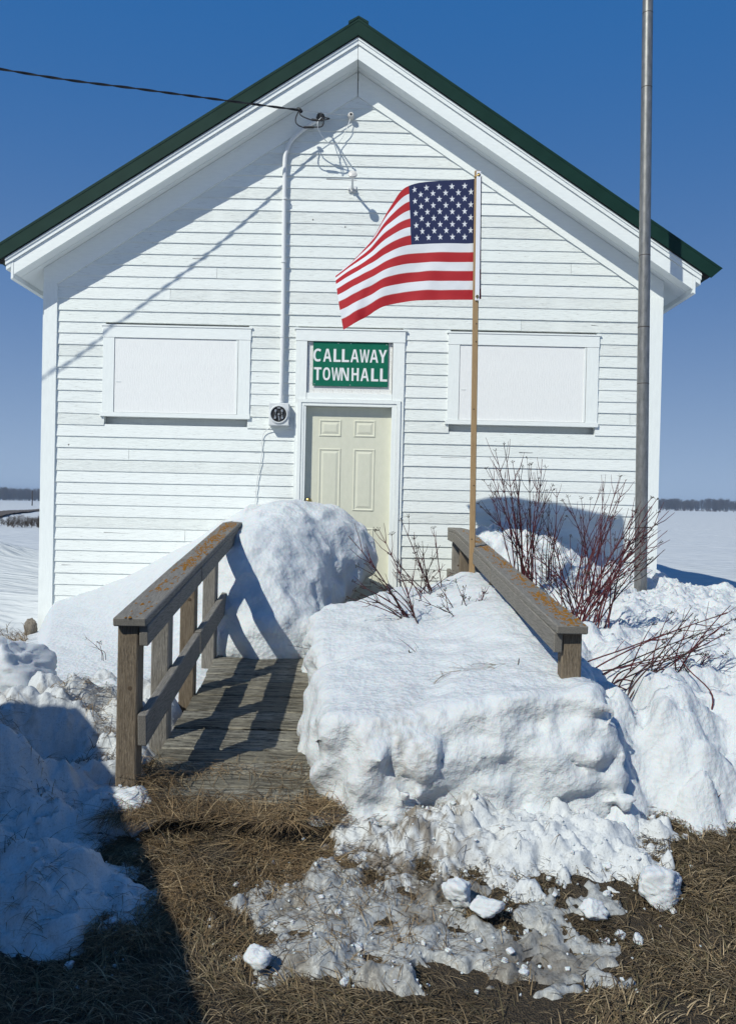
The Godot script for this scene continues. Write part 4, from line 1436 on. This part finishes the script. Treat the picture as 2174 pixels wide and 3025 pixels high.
	var loops := [
		[tie, tie + Vector3(-0.03, -0.09, 0.02), Vector3(-0.80, 5.23, -8.27), Vector3(-0.73, 5.195, -8.27), Vector3(-0.62, 5.195, -8.26), Vector3(-0.545, 5.20, -8.25), Vector3(-0.53, 5.26, -8.26), head],
		[tie, tie + Vector3(0.02, -0.06, 0.02), Vector3(-0.68, 5.275, -8.26), Vector3(-0.60, 5.255, -8.25), Vector3(-0.50, 5.255, -8.22), Vector3(-0.47, 5.27, -8.23), Vector3(-0.5, 5.285, -8.25), head],
		[head, Vector3(-0.585, 5.24, -8.24), Vector3(-0.58, 5.17, -8.25), Vector3(-0.54, 5.12, -8.3), Vector3(-0.47, 5.10, -8.42), Vector3(-0.38, 5.16, -8.5), Vector3(-0.30, 5.30, WALL + 0.06), anchor],
	]
	for k in 3:
		var lt := Tubes.new()
		var lp := catmull(loops[k].map(func(p): return p - tie), 6)
		lt.add(lp, lp.map(func(_p): return 0.0062 if k < 2 else 0.004), 6)
		put(tube_mesh(lt), "wire_loop", M.cable if k < 2 else M.conduit, cab)
	for q in [[Vector3(-0.73, 5.195, -8.27), Vector3(-0.62, 5.195, -8.26)], [Vector3(-0.65, 5.268, -8.255), Vector3(-0.58, 5.255, -8.245)]]:
		var sp := Tubes.new()
		var a: Vector3 = q[0] - tie
		var b: Vector3 = q[1] - tie
		sp.add([a, a.lerp(b, 0.1), a.lerp(b, 0.9), b], [0.008, 0.012, 0.012, 0.008], 8)
		put(tube_mesh(sp), "splice", M.dark, cab)
	put(lathe([[0.014, -0.03], [0.022, 0.0], [0.014, 0.03]], 10, Transform3D(Basis(Vector3.BACK, 0.9), Vector3(0.005, 0, 0))), "clamp", M.cable, cab)
	var ins := thing("insulator", "small white insulator knob where the cable meets the gable", "insulator", anchor)
	put(lathe([[0.026, -0.04], [0.034, -0.02], [0.024, -0.006], [0.032, 0.012], [0.022, 0.03], [0.0, 0.032]], 16, Transform3D(turn, Vector3.ZERO)), "knob", M.porcelain, ins)
	put(lathe([[0.008, 0.02], [0.013, 0.034], [0.0, 0.04]], 8, Transform3D(turn, Vector3.ZERO)), "screw_eye", M.dark, ins)

# ------------------------------------------------------------------ poles and flag
func build_poles_and_flag() -> void:
	# tall galvanised pole
	var p := thing("metal_pole", "tall grey galvanised pole standing at the right corner of the hall", "pole", Vector3(2.54, 0.7, -7.6))
	p.rotation.z = 0.0133
	var prof := []
	var y := -0.6
	while y < 7.5:
		var rad := lerpf(0.058, 0.043, clampf(y / 7.5, 0.0, 1.0))
		prof.append([rad, y])
		y += 0.1
	prof.append([0.04, 7.5])
	prof.append([0.0, 7.52])
	put(lathe(prof, 28), "shaft", M.galvanised, p)
	for b in [[0.57, 0.006], [2.42, 0.003], [3.08, 0.0012], [4.62, 0.0015], [5.3, 0.0012], [1.9, 0.0012]]:
		var rr := lerpf(0.058, 0.043, b[0] / 7.5)
		put(lathe([[rr - 0.002, b[0] - 0.006], [rr + b[1] * 0.5, b[0] - 0.003], [rr + b[1] * 0.5, b[0] + 0.003], [rr - 0.002, b[0] + 0.006]], 24), "band", M.rust, p)
	var hook := Tubes.new()
	hook.add([Vector3(0.05, 0.57, 0.02), Vector3(0.075, 0.575, 0.03), Vector3(0.085, 0.55, 0.035)], [0.006, 0.006, 0.004], 6)
	put(tube_mesh(hook), "wire_end", M.rust, p)
	# wooden stake that carries the flag
	var a := Vector3(0.8137, 0.5613, -6.3200)
	var b := Vector3(0.7811, 4.0076, -6.3200)
	var st := thing("wooden_flag_pole", "yellowish square wooden stake holding the flag", "flag pole", a)
	var d := (b - a).normalized()
	var side := Vector3.RIGHT.slide(d).normalized()
	put(bevel_mesh(Vector3(0.043, a.distance_to(b), 0.03), 0.004, Transform3D(Basis(side, d, side.cross(d)), (b - a) / 2.0)), "shaft", M.pine, st)
	for k in [[0.62, 0.006], [0.47, -0.005], [0.66, 0.007], [0.3, 0.004], [0.18, -0.006]]:
		put(lathe([[0.006, 0.0], [0.004, 0.001], [0.0, 0.0012]], 8, Transform3D(Basis(Vector3.RIGHT, PI / 2), (b - a) * k[0] + Vector3(k[1], 0, 0.0155))), "knot", M.knot, st)
	# the flag: columns of points along the fly, rows down the hoist
	var flag := thing("american_flag", "red, white and blue American flag blowing left from the wooden stake", "flag", Vector3(0.7801, 3.0300, -6.3200))
	var rows := [
		[Vector3(0.8157, 3.9681, -6.3151), Vector3(0.7900, 3.9681, -6.3516), Vector3(0.7466, 3.9583, -6.3516), Vector3(0.2627, 3.9434, -6.4681), Vector3(0.1333, 3.8319, -6.5669), Vector3(0.0069, 3.6541, -6.7644), Vector3(-0.1541, 3.4635, -6.9125), Vector3(-0.2923, 3.3262, -6.9619)],
		[Vector3(0.8216, 3.4744, -6.3151), Vector3(0.7959, 3.4744, -6.3516), Vector3(0.7545, 3.4645, -6.3516), Vector3(0.2923, 3.4823, -6.4681), Vector3(0.1086, 3.4299, -6.5175), Vector3(-0.0296, 3.3588, -6.6163), Vector3(-0.1629, 3.2956, -6.6656), Vector3(-0.3022, 3.2255, -6.7150)],
		[Vector3(0.8315, 3.0300, -6.3151), Vector3(0.8058, 3.0300, -6.3516), Vector3(0.7624, 3.0300, -6.3516), Vector3(0.3150, 3.0369, -6.4484), Vector3(0.1175, 3.0103, -6.5175), Vector3(-0.0207, 2.9441, -6.5669), Vector3(-0.1353, 2.8760, -6.5669), Vector3(-0.2340, 2.8276, -6.5669)],
	]
	var us := [0.0, 0.02, 0.06, 0.4, 0.55, 0.7, 0.85, 1.0]
	var origin := flag.position
	var nu := 150
	var nv := 60
	var v := PackedVector3Array()
	var uv := PackedVector2Array()
	for j in nv + 1:
		var t := float(j) / nv
		for i in nu + 1:
			var u := float(i) / nu
			var sg := 0
			while sg < us.size() - 2 and u > us[sg + 1]:
				sg += 1
			var w: float = (u - us[sg]) / (us[sg + 1] - us[sg])
			var c := []
			for r in 3:
				var row: Array = rows[r]
				var p0: Vector3 = row[maxi(sg - 1, 0)]
				var p1: Vector3 = row[sg]
				var p2: Vector3 = row[sg + 1]
				var p3: Vector3 = row[mini(sg + 2, row.size() - 1)]
				# tangents scaled by the uneven spacing
				var h: float = us[sg + 1] - us[sg]
				var m1 := (p2 - p0) / maxf(us[sg + 1] - us[maxi(sg - 1, 0)], 1e-3) * h
				var m2 := (p3 - p1) / maxf(us[mini(sg + 2, row.size() - 1)] - us[sg], 1e-3) * h
				var w2 := w * w
				var w3 := w2 * w
				c.append(p1 * (2 * w3 - 3 * w2 + 1) + m1 * (w3 - 2 * w2 + w) + p2 * (-2 * w3 + 3 * w2) + m2 * (w3 - w2))
			# quadratic through the three rows at t = 0, 7/13, 1
			var tm := 7.0 / 13.0
			var q: Vector3 = c[0] * ((t - tm) * (t - 1.0) / tm) + c[1] * (t * (t - 1.0) / (tm * (tm - 1.0))) + c[2] * (t * (t - tm) / (1.0 - tm))
			var loose := smoothstep(0.08, 0.5, u)
			var rip := 0.010 * sin(9.0 * u + 2.2 * t) * loose + 0.006 * sin(26.0 * u - 9.0 * t + 1.0) * smoothstep(0.1, 0.3, u) * t + 0.012 * n_low.get_noise_2d(u * 3.0, t * 2.0) * loose + 0.004 * n_mid.get_noise_2d(u * 1.2 + t, t - u * 0.8)
			q += Vector3(-0.3, 0.1, 1.0).normalized() * rip * (1.0 if u > 0.07 else 0.0)
			v.append(q - origin)
			uv.append(Vector2(u, t))
	var nn := PackedVector3Array()
	nn.resize(v.size())
	var idx := PackedInt32Array()
	var nx := nu + 1
	for j in nv + 1:
		for i in nx:
			var k := j * nx + i
			var dx := v[j * nx + mini(i + 1, nu)] - v[j * nx + maxi(i - 1, 0)]
			var dy := v[mini(j + 1, nv) * nx + i] - v[maxi(j - 1, 0) * nx + i]
			nn[k] = dx.cross(dy).normalized()
			if i < nu and j < nv:
				idx.append_array([k, k + nx, k + 1, k + 1, k + nx, k + nx + 1])
	M.cloth.albedo_texture = flag_texture()
	put(smooth_mesh(v, nn, idx, PackedColorArray(), uv), "cloth", M.cloth, flag)
	var hd := Solid.new()
	hd.bevel(Vector3(0.034, 0.985, 0.004), 0.0012, Transform3D(Basis(Vector3.BACK, 0.0105), Vector3(0.014, 0.475, 0.024)))
	var header := put(hd.mesh(), "header", M.canvas, flag)
	for gy in [0.94, 0.012]:
		put(lathe([[0.012, 0.0], [0.012, 0.003], [0.005, 0.003], [0.005, 0.0]], 16, Transform3D(Basis(Vector3.RIGHT, PI / 2), Vector3(0.0185 - gy * 0.0105, gy, 0.027))), "grommet", M.brass, header)
	var tie := Tubes.new()
	tie.add([Vector3(0.010, 0.94, 0.03), Vector3(-0.012, 0.93, 0.024), Vector3(-0.03, 0.925, 0.012)], [0.003, 0.003, 0.003], 5)
	tie.add([Vector3(0.018, 0.012, 0.03), Vector3(0.02, -0.01, 0.024), Vector3(0.022, -0.03, 0.02)], [0.003, 0.003, 0.003], 5)
	put(tube_mesh(tie), "tie", M.brass, header)

func flag_texture() -> ImageTexture:
	var w := 1235
	var h := 650
	var im := Image.create(w, h, false, Image.FORMAT_RGB8)
	var red := lin(0.35, 0.010, 0.017)
	var white := lin(0.63, 0.64, 0.68)
	var blue := lin(0.009, 0.016, 0.07)
	var seam := lin(0.42, 0.16, 0.15)
	var cw := int(0.4 * w)
	for k in 13:
		im.fill_rect(Rect2i(0, k * 50, w, 50), red if k % 2 == 0 else white)
		if k % 2 == 1:
			im.fill_rect(Rect2i(0, k * 50 + 47, w, 3), seam)
	im.fill_rect(Rect2i(0, 0, cw, 350), blue)
	for i in 11:
		for j in 9:
			if (i + j) % 2 == 1:
				continue
			var c := Vector2((i + 1) * cw / 12.0, (j + 1) * 35.0)
			var star := PackedVector2Array()
			for q in 10:
				var rad := 20.0 if q % 2 == 0 else 7.8
				var an := -PI / 2 + q * PI / 5
				star.append(c + Vector2(cos(an), sin(an)) * rad)
			for py in range(int(c.y) - 21, int(c.y) + 22):
				for px in range(int(c.x) - 21, int(c.x) + 22):
					if Geometry2D.is_point_in_polygon(Vector2(px + 0.5, py + 0.5), star):
						im.set_pixel(px, py, white)
	return ImageTexture.create_from_image(im)

# ------------------------------------------------------------------ the vehicle whose shadow falls on the left foreground
func build_van() -> void:
	var van := thing("parked_van", "white van parked outside the left edge, casting the foreground shadow", "van", Vector3(-2.16, 0.0, -1.72))
	van.rotation.y = 0.33
	# front right top corner sits over the origin; the body runs back (+z) and left (-x)
	var s := Solid.new()
	s.hexa([Vector3(-1.75, 0.32, -1.1), Vector3(0, 0.32, -1.1), Vector3(0, 0.32, 4.6), Vector3(-1.75, 0.32, 4.6), Vector3(-1.68, 2.0, -1.08), Vector3(-0.04, 2.0, -1.08), Vector3(-0.04, 2.0, 4.5), Vector3(-1.68, 2.0, 4.5)])
	var body := put(s.mesh(), "body", M.van, van)
	put(box_mesh(Vector3(-1.5, 1.05, -1.11), Vector3(-0.22, 1.65, -1.092)), "rear_window", M.glass, body)
	put(box_mesh(Vector3(-0.02, 1.08, 2.9), Vector3(-0.006, 1.62, 3.9)), "side_window", M.glass, body)
	put(bevel_mesh(Vector3(1.7, 0.16, 0.12), 0.02, Transform3D(Basis.IDENTITY, Vector3(-0.87, 0.42, -1.16))), "bumper", M.dark, body)
	for x in [-1.62, -0.13]:
		put(box_mesh(Vector3(x - 0.07, 0.8, -1.113), Vector3(x + 0.07, 1.02, -1.092)), "tail_lamp", M.rust, body)
		for z in [-0.3, 3.5]:
			var wh := put(lathe([[0.2, -0.1], [0.31, -0.1], [0.33, -0.07], [0.33, 0.07], [0.31, 0.1], [0.2, 0.1]], 24, Transform3D(Basis(Vector3.BACK, PI / 2), Vector3(x, 0.33, z))), "wheel", M.tyre, van)
			put(lathe([[0.2, -0.08], [0.2, 0.08], [0.0, 0.085]], 20, Transform3D(Basis(Vector3.BACK, PI / 2), Vector3(x, 0.33, z))), "rim", M.steel, wh)

# ------------------------------------------------------------------ plants
# name, label, foot, stem tips, size
const SHRUBS := [
	["red_twig_shrub", "tall red twigged shrub rising behind the middle of the right railing", Vector3(1.328, 0.871, -6.900), [Vector3(1.090, 1.932, -6.650), Vector3(1.040, 1.891, -6.770), Vector3(1.005, 1.757, -6.890), Vector3(1.406, 1.831, -6.680), Vector3(1.328, 1.779, -6.800), Vector3(1.295, 1.772, -6.920), Vector3(1.173, 1.798, -6.710), Vector3(1.011, 1.604, -6.830), Vector3(1.457, 1.635, -6.950), Vector3(0.908, 1.452, -6.740), Vector3(1.533, 1.616, -6.860)], 0.9],
	["red_twig_shrub", "slender red twigged shrub nearest the white wall, beside the metal pole", Vector3(1.857, 0.863, -6.900), [Vector3(1.927, 1.667, -6.750), Vector3(2.100, 1.704, -6.870), Vector3(2.188, 1.691, -6.990), Vector3(1.648, 1.524, -6.780), Vector3(1.791, 1.516, -6.900), Vector3(1.987, 1.591, -7.020), Vector3(1.987, 1.464, -6.810)], 0.8],
	["red_twig_shrub", "widest red twigged shrub fanning out in front of the metal pole", Vector3(1.510, 0.624, -5.500), [Vector3(1.840, 1.511, -5.350), Vector3(1.917, 1.504, -5.470), Vector3(2.047, 1.434, -5.590), Vector3(1.965, 1.306, -5.380), Vector3(1.997, 1.176, -5.500), Vector3(1.722, 1.525, -5.620), Vector3(1.758, 1.414, -5.410), Vector3(1.907, 1.300, -5.530), Vector3(1.666, 1.368, -5.650), Vector3(1.806, 1.106, -5.440), Vector3(1.581, 1.277, -5.560), Vector3(1.407, 1.133, -5.350)], 1.0],
	["red_twig_shrub", "small red twigged shrub in the snow heap against the wall", Vector3(1.659, 0.984, -7.300), [Vector3(1.614, 1.602, -7.050), Vector3(1.530, 1.346, -7.170), Vector3(1.747, 1.408, -7.290), Vector3(1.558, 1.492, -7.080)], 0.7],
	["red_twig_shrub", "red twigged shrub leaning left over the right handrail", Vector3(1.481, 0.675, -5.900), [Vector3(1.205, 1.368, -5.650), Vector3(1.048, 1.050, -5.770), Vector3(1.156, 1.222, -5.890), Vector3(1.286, 1.266, -5.680), Vector3(1.433, 1.232, -5.800), Vector3(1.200, 0.993, -5.920), Vector3(1.076, 1.150, -5.710)], 0.8],
	["red_twig_shrub", "low red twigged shrub fanning sideways over the bank at the right edge", Vector3(1.364, 0.568, -4.200), [Vector3(1.824, 0.974, -4.100), Vector3(1.862, 0.918, -4.220), Vector3(1.856, 0.885, -4.340), Vector3(1.639, 0.955, -4.130), Vector3(1.867, 0.804, -4.250), Vector3(1.884, 0.736, -4.370), Vector3(1.712, 0.550, -4.160), Vector3(1.808, 0.395, -4.280), Vector3(1.840, 0.621, -4.400), Vector3(1.677, 0.879, -4.190), Vector3(1.593, 0.895, -4.310), Vector3(1.563, 0.833, -4.100), Vector3(1.704, 0.723, -4.220)], 1.0],
	["red_twig_shrub", "dark twigs sticking out low between the snow block and the right bank", Vector3(1.287, 0.194, -3.950), [Vector3(1.429, 0.283, -3.750), Vector3(1.376, 0.157, -3.870), Vector3(1.525, 0.275, -3.990), Vector3(1.371, 0.377, -3.780), Vector3(1.396, 0.212, -3.900)], 0.6],
	["red_twig_shrub", "dark twigs crossing in the cleft under the sideways shrub", Vector3(1.436, 0.443, -4.150), [Vector3(1.684, 0.344, -3.900), Vector3(1.612, 0.519, -4.020), Vector3(1.773, 0.384, -4.140), Vector3(1.507, 0.510, -3.930)], 0.6],
	["red_twig_shrub", "red twigs growing through the snow left of the wooden flag pole", Vector3(0.453, 0.760, -5.900), [Vector3(0.235, 1.322, -5.650), Vector3(0.329, 1.194, -5.770), Vector3(0.473, 1.266, -5.890), Vector3(0.163, 1.084, -5.680), Vector3(0.552, 1.021, -5.800), Vector3(0.365, 1.122, -5.920), Vector3(0.214, 0.957, -5.710), Vector3(0.604, 0.956, -5.830)], 0.7],
	["red_twig_shrub", "red twigs standing in the snow block below the wooden flag pole", Vector3(0.667, 0.681, -5.200), [Vector3(0.334, 0.856, -5.000), Vector3(0.695, 0.864, -5.120), Vector3(0.502, 0.889, -5.240), Vector3(0.550, 0.968, -5.030), Vector3(0.749, 0.933, -5.150), Vector3(0.446, 0.943, -5.270)], 0.7],
	["red_twig_shrub", "long red twigs leaning left across the lower part of the door", Vector3(0.303, 0.669, -5.100), [Vector3(-0.112, 1.247, -4.850), Vector3(-0.048, 1.057, -4.970), Vector3(0.073, 1.275, -5.090), Vector3(-0.057, 0.916, -4.880), Vector3(-0.073, 0.958, -5.000), Vector3(0.163, 1.036, -5.120)], 0.7],
	["fallen_twig", "small seedy twig standing alone in the middle of the snow block", Vector3(0.309, 0.599, -4.400), [Vector3(0.166, 0.753, -4.230), Vector3(0.209, 0.643, -4.350), Vector3(0.262, 0.696, -4.470)], 0.5],
	["fallen_twig", "reddish twig poking out over the ramp from the snow block", Vector3(-0.164, 0.526, -4.950), [Vector3(-0.440, 0.629, -4.650), Vector3(-0.360, 0.610, -4.770), Vector3(-0.319, 0.558, -4.890)], 0.5],
	["fallen_twig", "thin twig lying on the smooth drift left of the ramp", Vector3(-1.666, 0.455, -5.200), [Vector3(-1.728, 0.579, -5.050), Vector3(-1.745, 0.504, -5.170), Vector3(-1.719, 0.499, -5.290)], 0.5],
]

func build_shrubs() -> void:
	var r := RandomNumberGenerator.new()
	r.seed = 21
	for sh in SHRUBS:
		var foot: Vector3 = sh[2]
		var low: bool = sh[0] == "fallen_twig"
		var o := thing(sh[0], sh[1], "twig" if low else "shrub", foot, "" if low else "red twigged shrubs in the snow")
		var heads := Tubes.new()
		var tips: Array = sh[3].duplicate()
		if not low:
			for k in sh[3].size():
				var other: Vector3 = sh[3][(k * 3 + 1) % sh[3].size()]
				tips.append(sh[3][k].lerp(other, r.randf_range(0.25, 0.6)).lerp(foot, r.randf_range(0.05, 0.4)) + Vector3(r.randfn(0, 0.05), r.randfn(0, 0.03), r.randfn(0, 0.06)))
		for tip in tips:
			var t := Tubes.new()
			var e: Vector3 = tip - foot
			var len := e.length()
			var start := Vector3(r.randfn(0, 0.035), 0, r.randfn(0, 0.035)) * (0.3 if low else (5.5 if sh[1].contains("sideways") else 2.6 if sh[4] > 0.95 else 1.6))
			var below := start - (e * 0.25 + Vector3(0, 0.18, 0)) * (0.25 if low else 0.7)
			var bend := Vector3(r.randfn(0, 0.03), r.randfn(0.0, 0.02), r.randfn(0, 0.03)) * len + Vector3(-e.x, e.y * 0.3, 0) * 0.08
			var pts := catmull([below, start, start.lerp(e, 0.4) + bend, start.lerp(e, 0.75) + bend * 0.7, e], 5)
			var thick := lerpf(0.0035, 0.0074, clampf(len / 1.1, 0.0, 1.0)) * (0.55 if low else 1.0)
			var radii := []
			for i in pts.size():
				var w := float(i) / (pts.size() - 1)
				radii.append(thick * lerpf(1.0, 0.28, w) * (1.14 if i % 5 == 0 else 1.0))
			t.add(pts, radii, 5)
			var ends := [[pts[-1], (pts[-1] - pts[-3]).normalized()]]
			# opposite pairs of side shoots, as dogwood grows
			var pairs := int(len * 6.5) + r.randi() % 2
			for q in pairs:
				var at := int(lerpf(pts.size() * 0.38, pts.size() - 3, (q + r.randf()) / maxf(pairs, 1)))
				var p: Vector3 = pts[at]
				var d: Vector3 = (pts[at + 1] - pts[at]).normalized()
				var side := d.cross(Vector3(r.randfn(), r.randfn() * 0.5, r.randfn())).normalized()
				for sg in [-1.0, 1.0]:
					if r.randf() < 0.25:
						continue
					var sl := len * r.randf_range(0.10, 0.27)
					var sd: Vector3 = (d * 1.0 + side * sg * r.randf_range(0.5, 0.8) + Vector3(0, 0.15, 0)).normalized()
					var m := p + sd * sl * 0.5 + Vector3(0, -0.006, 0)
					var f := m + (sd + d * 0.45 + Vector3(0, 0.12, 0)).normalized() * sl * 0.5
					t.add([p, m, f], [thick * 0.42, thick * 0.34, thick * 0.2], 4)
					if r.randf() < 0.3:
						ends.append([f, (f - m).normalized()])
			put(tube_mesh(t), "stem", M.twig if r.randf() < 0.72 else M.twig_dark, o)
			# dry flower heads: flat sprays of short stalks
			for en in ends:
				if r.randf() < 0.5:
					continue
				for q in 7:
					var dv: Vector3 = (en[1] + Vector3(r.randfn(), r.randfn() * 0.6, r.randfn()) * 0.75).normalized()
					var l2 := r.randf_range(0.012, 0.026)
					heads.add([en[0], en[0] + dv * l2], [0.0012, 0.001], 3)
					heads.add([en[0] + dv * l2, en[0] + dv * (l2 + 0.005)], [0.0028, 0.0022], 4)
		if heads.v.size() > 0:
			put(tube_mesh(heads), "seed_heads", M.seed, o).set_meta("kind", "stuff")

func blade_mesh(curl: float, width: float) -> ArrayMesh:
	# one metre tall, bent strip with a fold down the middle; scaled when placed
	var v := PackedVector3Array()
	var n := PackedVector3Array()
	var idx := PackedInt32Array()
	var segs := 4
	for i in segs + 1:
		var t := float(i) / segs
		var a := curl * t
		var p := Vector3(0, sin(a) / maxf(curl, 0.01), (1.0 - cos(a)) / maxf(curl, 0.01))
		var w := width * (1.0 - 0.85 * t * t)
		for s in [-1.0, 0.0, 1.0]:
			v.append(p + Vector3(s * w, 0, absf(s) * w * 0.5))
			n.append(Vector3(s * 0.5, sin(a), -cos(a)).normalized())
		if i < segs:
			var b := i * 3
			idx.append_array([b, b + 3, b + 1, b + 1, b + 3, b + 4, b + 1, b + 4, b + 2, b + 2, b + 4, b + 5])
	return smooth_mesh(v, n, idx)

func scatter(called: String, label: String, category: String, count: int, s: int, x0: float, x1: float, z0: float, z1: float, where: Callable, h0: float, h1: float, flat: float, tones: Array, curl := 1.1, width := 0.022) -> void:
	var r := RandomNumberGenerator.new()
	r.seed = s
	var places := []
	for i in count:
		var x := r.randf_range(x0, x1)
		var z := r.randf_range(z0, z1)
		var y: float = where.call(x, z, r)
		if y < -50.0:
			continue
		var lean := clampf(r.randfn(flat, 0.3), 0.0, 1.5)
		var hh := r.randf_range(h0, h1)
		var lay := 5.0 * n_low.get_noise_2d(x * 0.9 + 20.0, z * 0.9) + r.randfn(0.0, 1.0)
		var b := Basis(Vector3.UP, lay) * Basis(Vector3.RIGHT, lean)
		b = b.scaled(Vector3.ONE * hh)
		var c: Color = tones[r.randi() % tones.size()]
		var patch := 1.0 + 0.5 * n_low.get_noise_2d(x * 1.5 + s, z * 1.5)
		places.append([Transform3D(b, Vector3(x, y, z)), c * r.randf_range(0.6, 1.3) * patch])
	var mm := MultiMesh.new()
	mm.transform_format = MultiMesh.TRANSFORM_3D
	mm.use_colors = true
	mm.mesh = blade_mesh(curl, width)
	mm.instance_count = places.size()
	for i in places.size():
		mm.set_instance_transform(i, places[i][0])
		var c: Color = places[i][1]
		c.a = 1.0
		mm.set_instance_color(i, c)
	var o := MultiMeshInstance3D.new()
	o.multimesh = mm
	o.material_override = M.grass
	o.name = numbered(called)
	add_child(o)
	tag(o, label, category)
	o.set_meta("kind", "stuff")

func build_grass() -> void:
	var straw := [Color(0.23, 0.155, 0.08), Color(0.16, 0.105, 0.052), Color(0.31, 0.23, 0.13), Color(0.11, 0.072, 0.037), Color(0.08, 0.056, 0.033)]
	var dull := [Color(0.155, 0.11, 0.06), Color(0.10, 0.07, 0.038), Color(0.21, 0.155, 0.09), Color(0.068, 0.049, 0.029), Color(0.28, 0.215, 0.13), Color(0.10, 0.082, 0.042)]
	# lawn in front of and beside the slush
	scatter("lawn_grass", "short dead brown grass across the foreground", "grass", 230000, 3, -2.2, 3.2, -4.0, -1.8, func(x: float, z: float, r: RandomNumberGenerator) -> float:
		var e := slush_e(x, z)
		if e > 0.0 and r.randf() > 0.04:
			return -99.0
		if e > -0.03 and r.randf() < 0.4:
			return -99.0
		if x > -1.0 and x < 0.0 and z < -2.75 and r.randf() < 0.6:
			return -99.0
		if x < -0.5 and z < -2.55 and rubble_h(x, z) > lawn_h(x, z) + 0.005:
			return -99.0
		if n_low.get_noise_2d(x * 1.8, z * 1.8) + r.randf_range(-0.4, 0.4) < -0.28:
			return -99.0
		return lawn_h(x, z) - 0.004, 0.03, 0.10, 1.0, dull)
	# straw matted over the end of the ramp and the path
	scatter("straw_mat", "tangled straw lying over the path at the foot of the ramp", "straw", 26000, 4, -1.02, 0.12, -3.8, -2.6, func(x: float, z: float, r: RandomNumberGenerator) -> float:
		var q := -z
		var e := into(SLUSH, x, z)
		if e > 0.02 or into(CLODS, x, z) > 0.05:
			return -99.0
		if rubble_h(x, z) > lawn_h(x, z) + 0.03:
			return -99.0
		var edge := 3.42 + 0.12 * n_low.get_noise_2d(x * 3.0, 1.0) - r.randf() * 0.1
		if q > edge and r.randf() > 0.16:
			return -99.0
		if n_low.get_noise_2d(x * 2.3, z * 2.3 + 9.0) + r.randf_range(-0.3, 0.3) < -0.22:
			return -99.0
		return maxf(lawn_h(x, z), deck_y(z) if q > 3.2 else -1.0) + r.randf() * 0.012, 0.05, 0.15, 1.48, straw, 0.5, 0.012)
	# tuft by the near left post and bits in the gaps
	scatter("straw_tuft", "dry grass tuft around the foot of the near left post", "straw", 900, 5, -1.08, -0.72, -3.85, -3.28, func(x: float, z: float, r: RandomNumberGenerator) -> float:
		var d := Vector2((x + 0.9) / 0.2, (z + 3.52) / 0.28).length()
		if d > r.randf_range(0.3, 1.1):
			return -99.0
		return maxf(lawn_h(x, z), deck_y(z)) + 0.03 * (1.0 - d), 0.08, 0.2, 1.0, straw, 1.0, 0.011)
	scatter("straw_debris", "brown grass and leaf litter showing between the snow lumps left of the railing", "straw", 5200, 6, -2.0, -1.0, -4.5, -3.6, func(x: float, z: float, r: RandomNumberGenerator) -> float:
		if n_low.get_noise_2d(x * 1.9 + 4.0, z * 1.9) + r.randf_range(-0.15, 0.15) < 0.05:
			return -99.0
		return rubble_h(x, z) + 0.004, 0.04, 0.12, 1.25, straw, 0.9, 0.014)
	scatter("straw_bits", "dark grass bits and stalks caught in the shaded snow heap at the left edge", "straw", 2400, 16, -1.7, -0.75, -3.7, -2.5, func(x: float, z: float, r: RandomNumberGenerator) -> float:
		if n_mid.get_noise_2d(x * 0.6 + 4.0, z * 0.6) + r.randf_range(-0.2, 0.2) < 0.12:
			return -99.0
		return maxf(rubble_h(x, z), lawn_h(x, z)) + 0.002, 0.03, 0.11, 1.2, straw, 0.9, 0.014)
	scatter("corner_grass", "dry yellow grass at the left corner of the hall", "grass", 5000, 8, -3.95, -2.2, -8.6, -5.0, func(x: float, z: float, r: RandomNumberGenerator) -> float:
		var left := lerpf(-2.25, -3.5, clampf((-z - 5.0) / 3.4, 0.0, 1.0))
		if x > left + 0.08 or x < left - 0.3 - 0.2 * r.randf():
			return -99.0
		return maxf(field_h(x, z), drift_h(x, z)) - 0.01, 0.12, 0.28, 1.0, straw, 1.2, 0.012)
	# straw dropped on the snow
	scatter("straw_litter", "scattered straw stuck in the dirty snow below the snow block", "straw", 3600, 10, -0.45, 0.78, -3.5, -2.45, func(x: float, z: float, r: RandomNumberGenerator) -> float:
		if r.randf() < smoothstep(0.1, 0.6, x) * 0.9:
			return -99.0
		return maxf(clods_h(x, z), slush_h(x, z)) + 0.004, 0.04, 0.11, 1.35, straw, 0.6, 0.013)
	scatter("straw_wisp", "few bent straws lying on top of the snow block", "straw", 26, 12, 0.35, 0.72, -3.95, -3.8, func(x: float, z: float, _r: RandomNumberGenerator) -> float:
		return block_top(x, z) + 0.012, 0.1, 0.24, 1.45, straw, 0.9, 0.010)
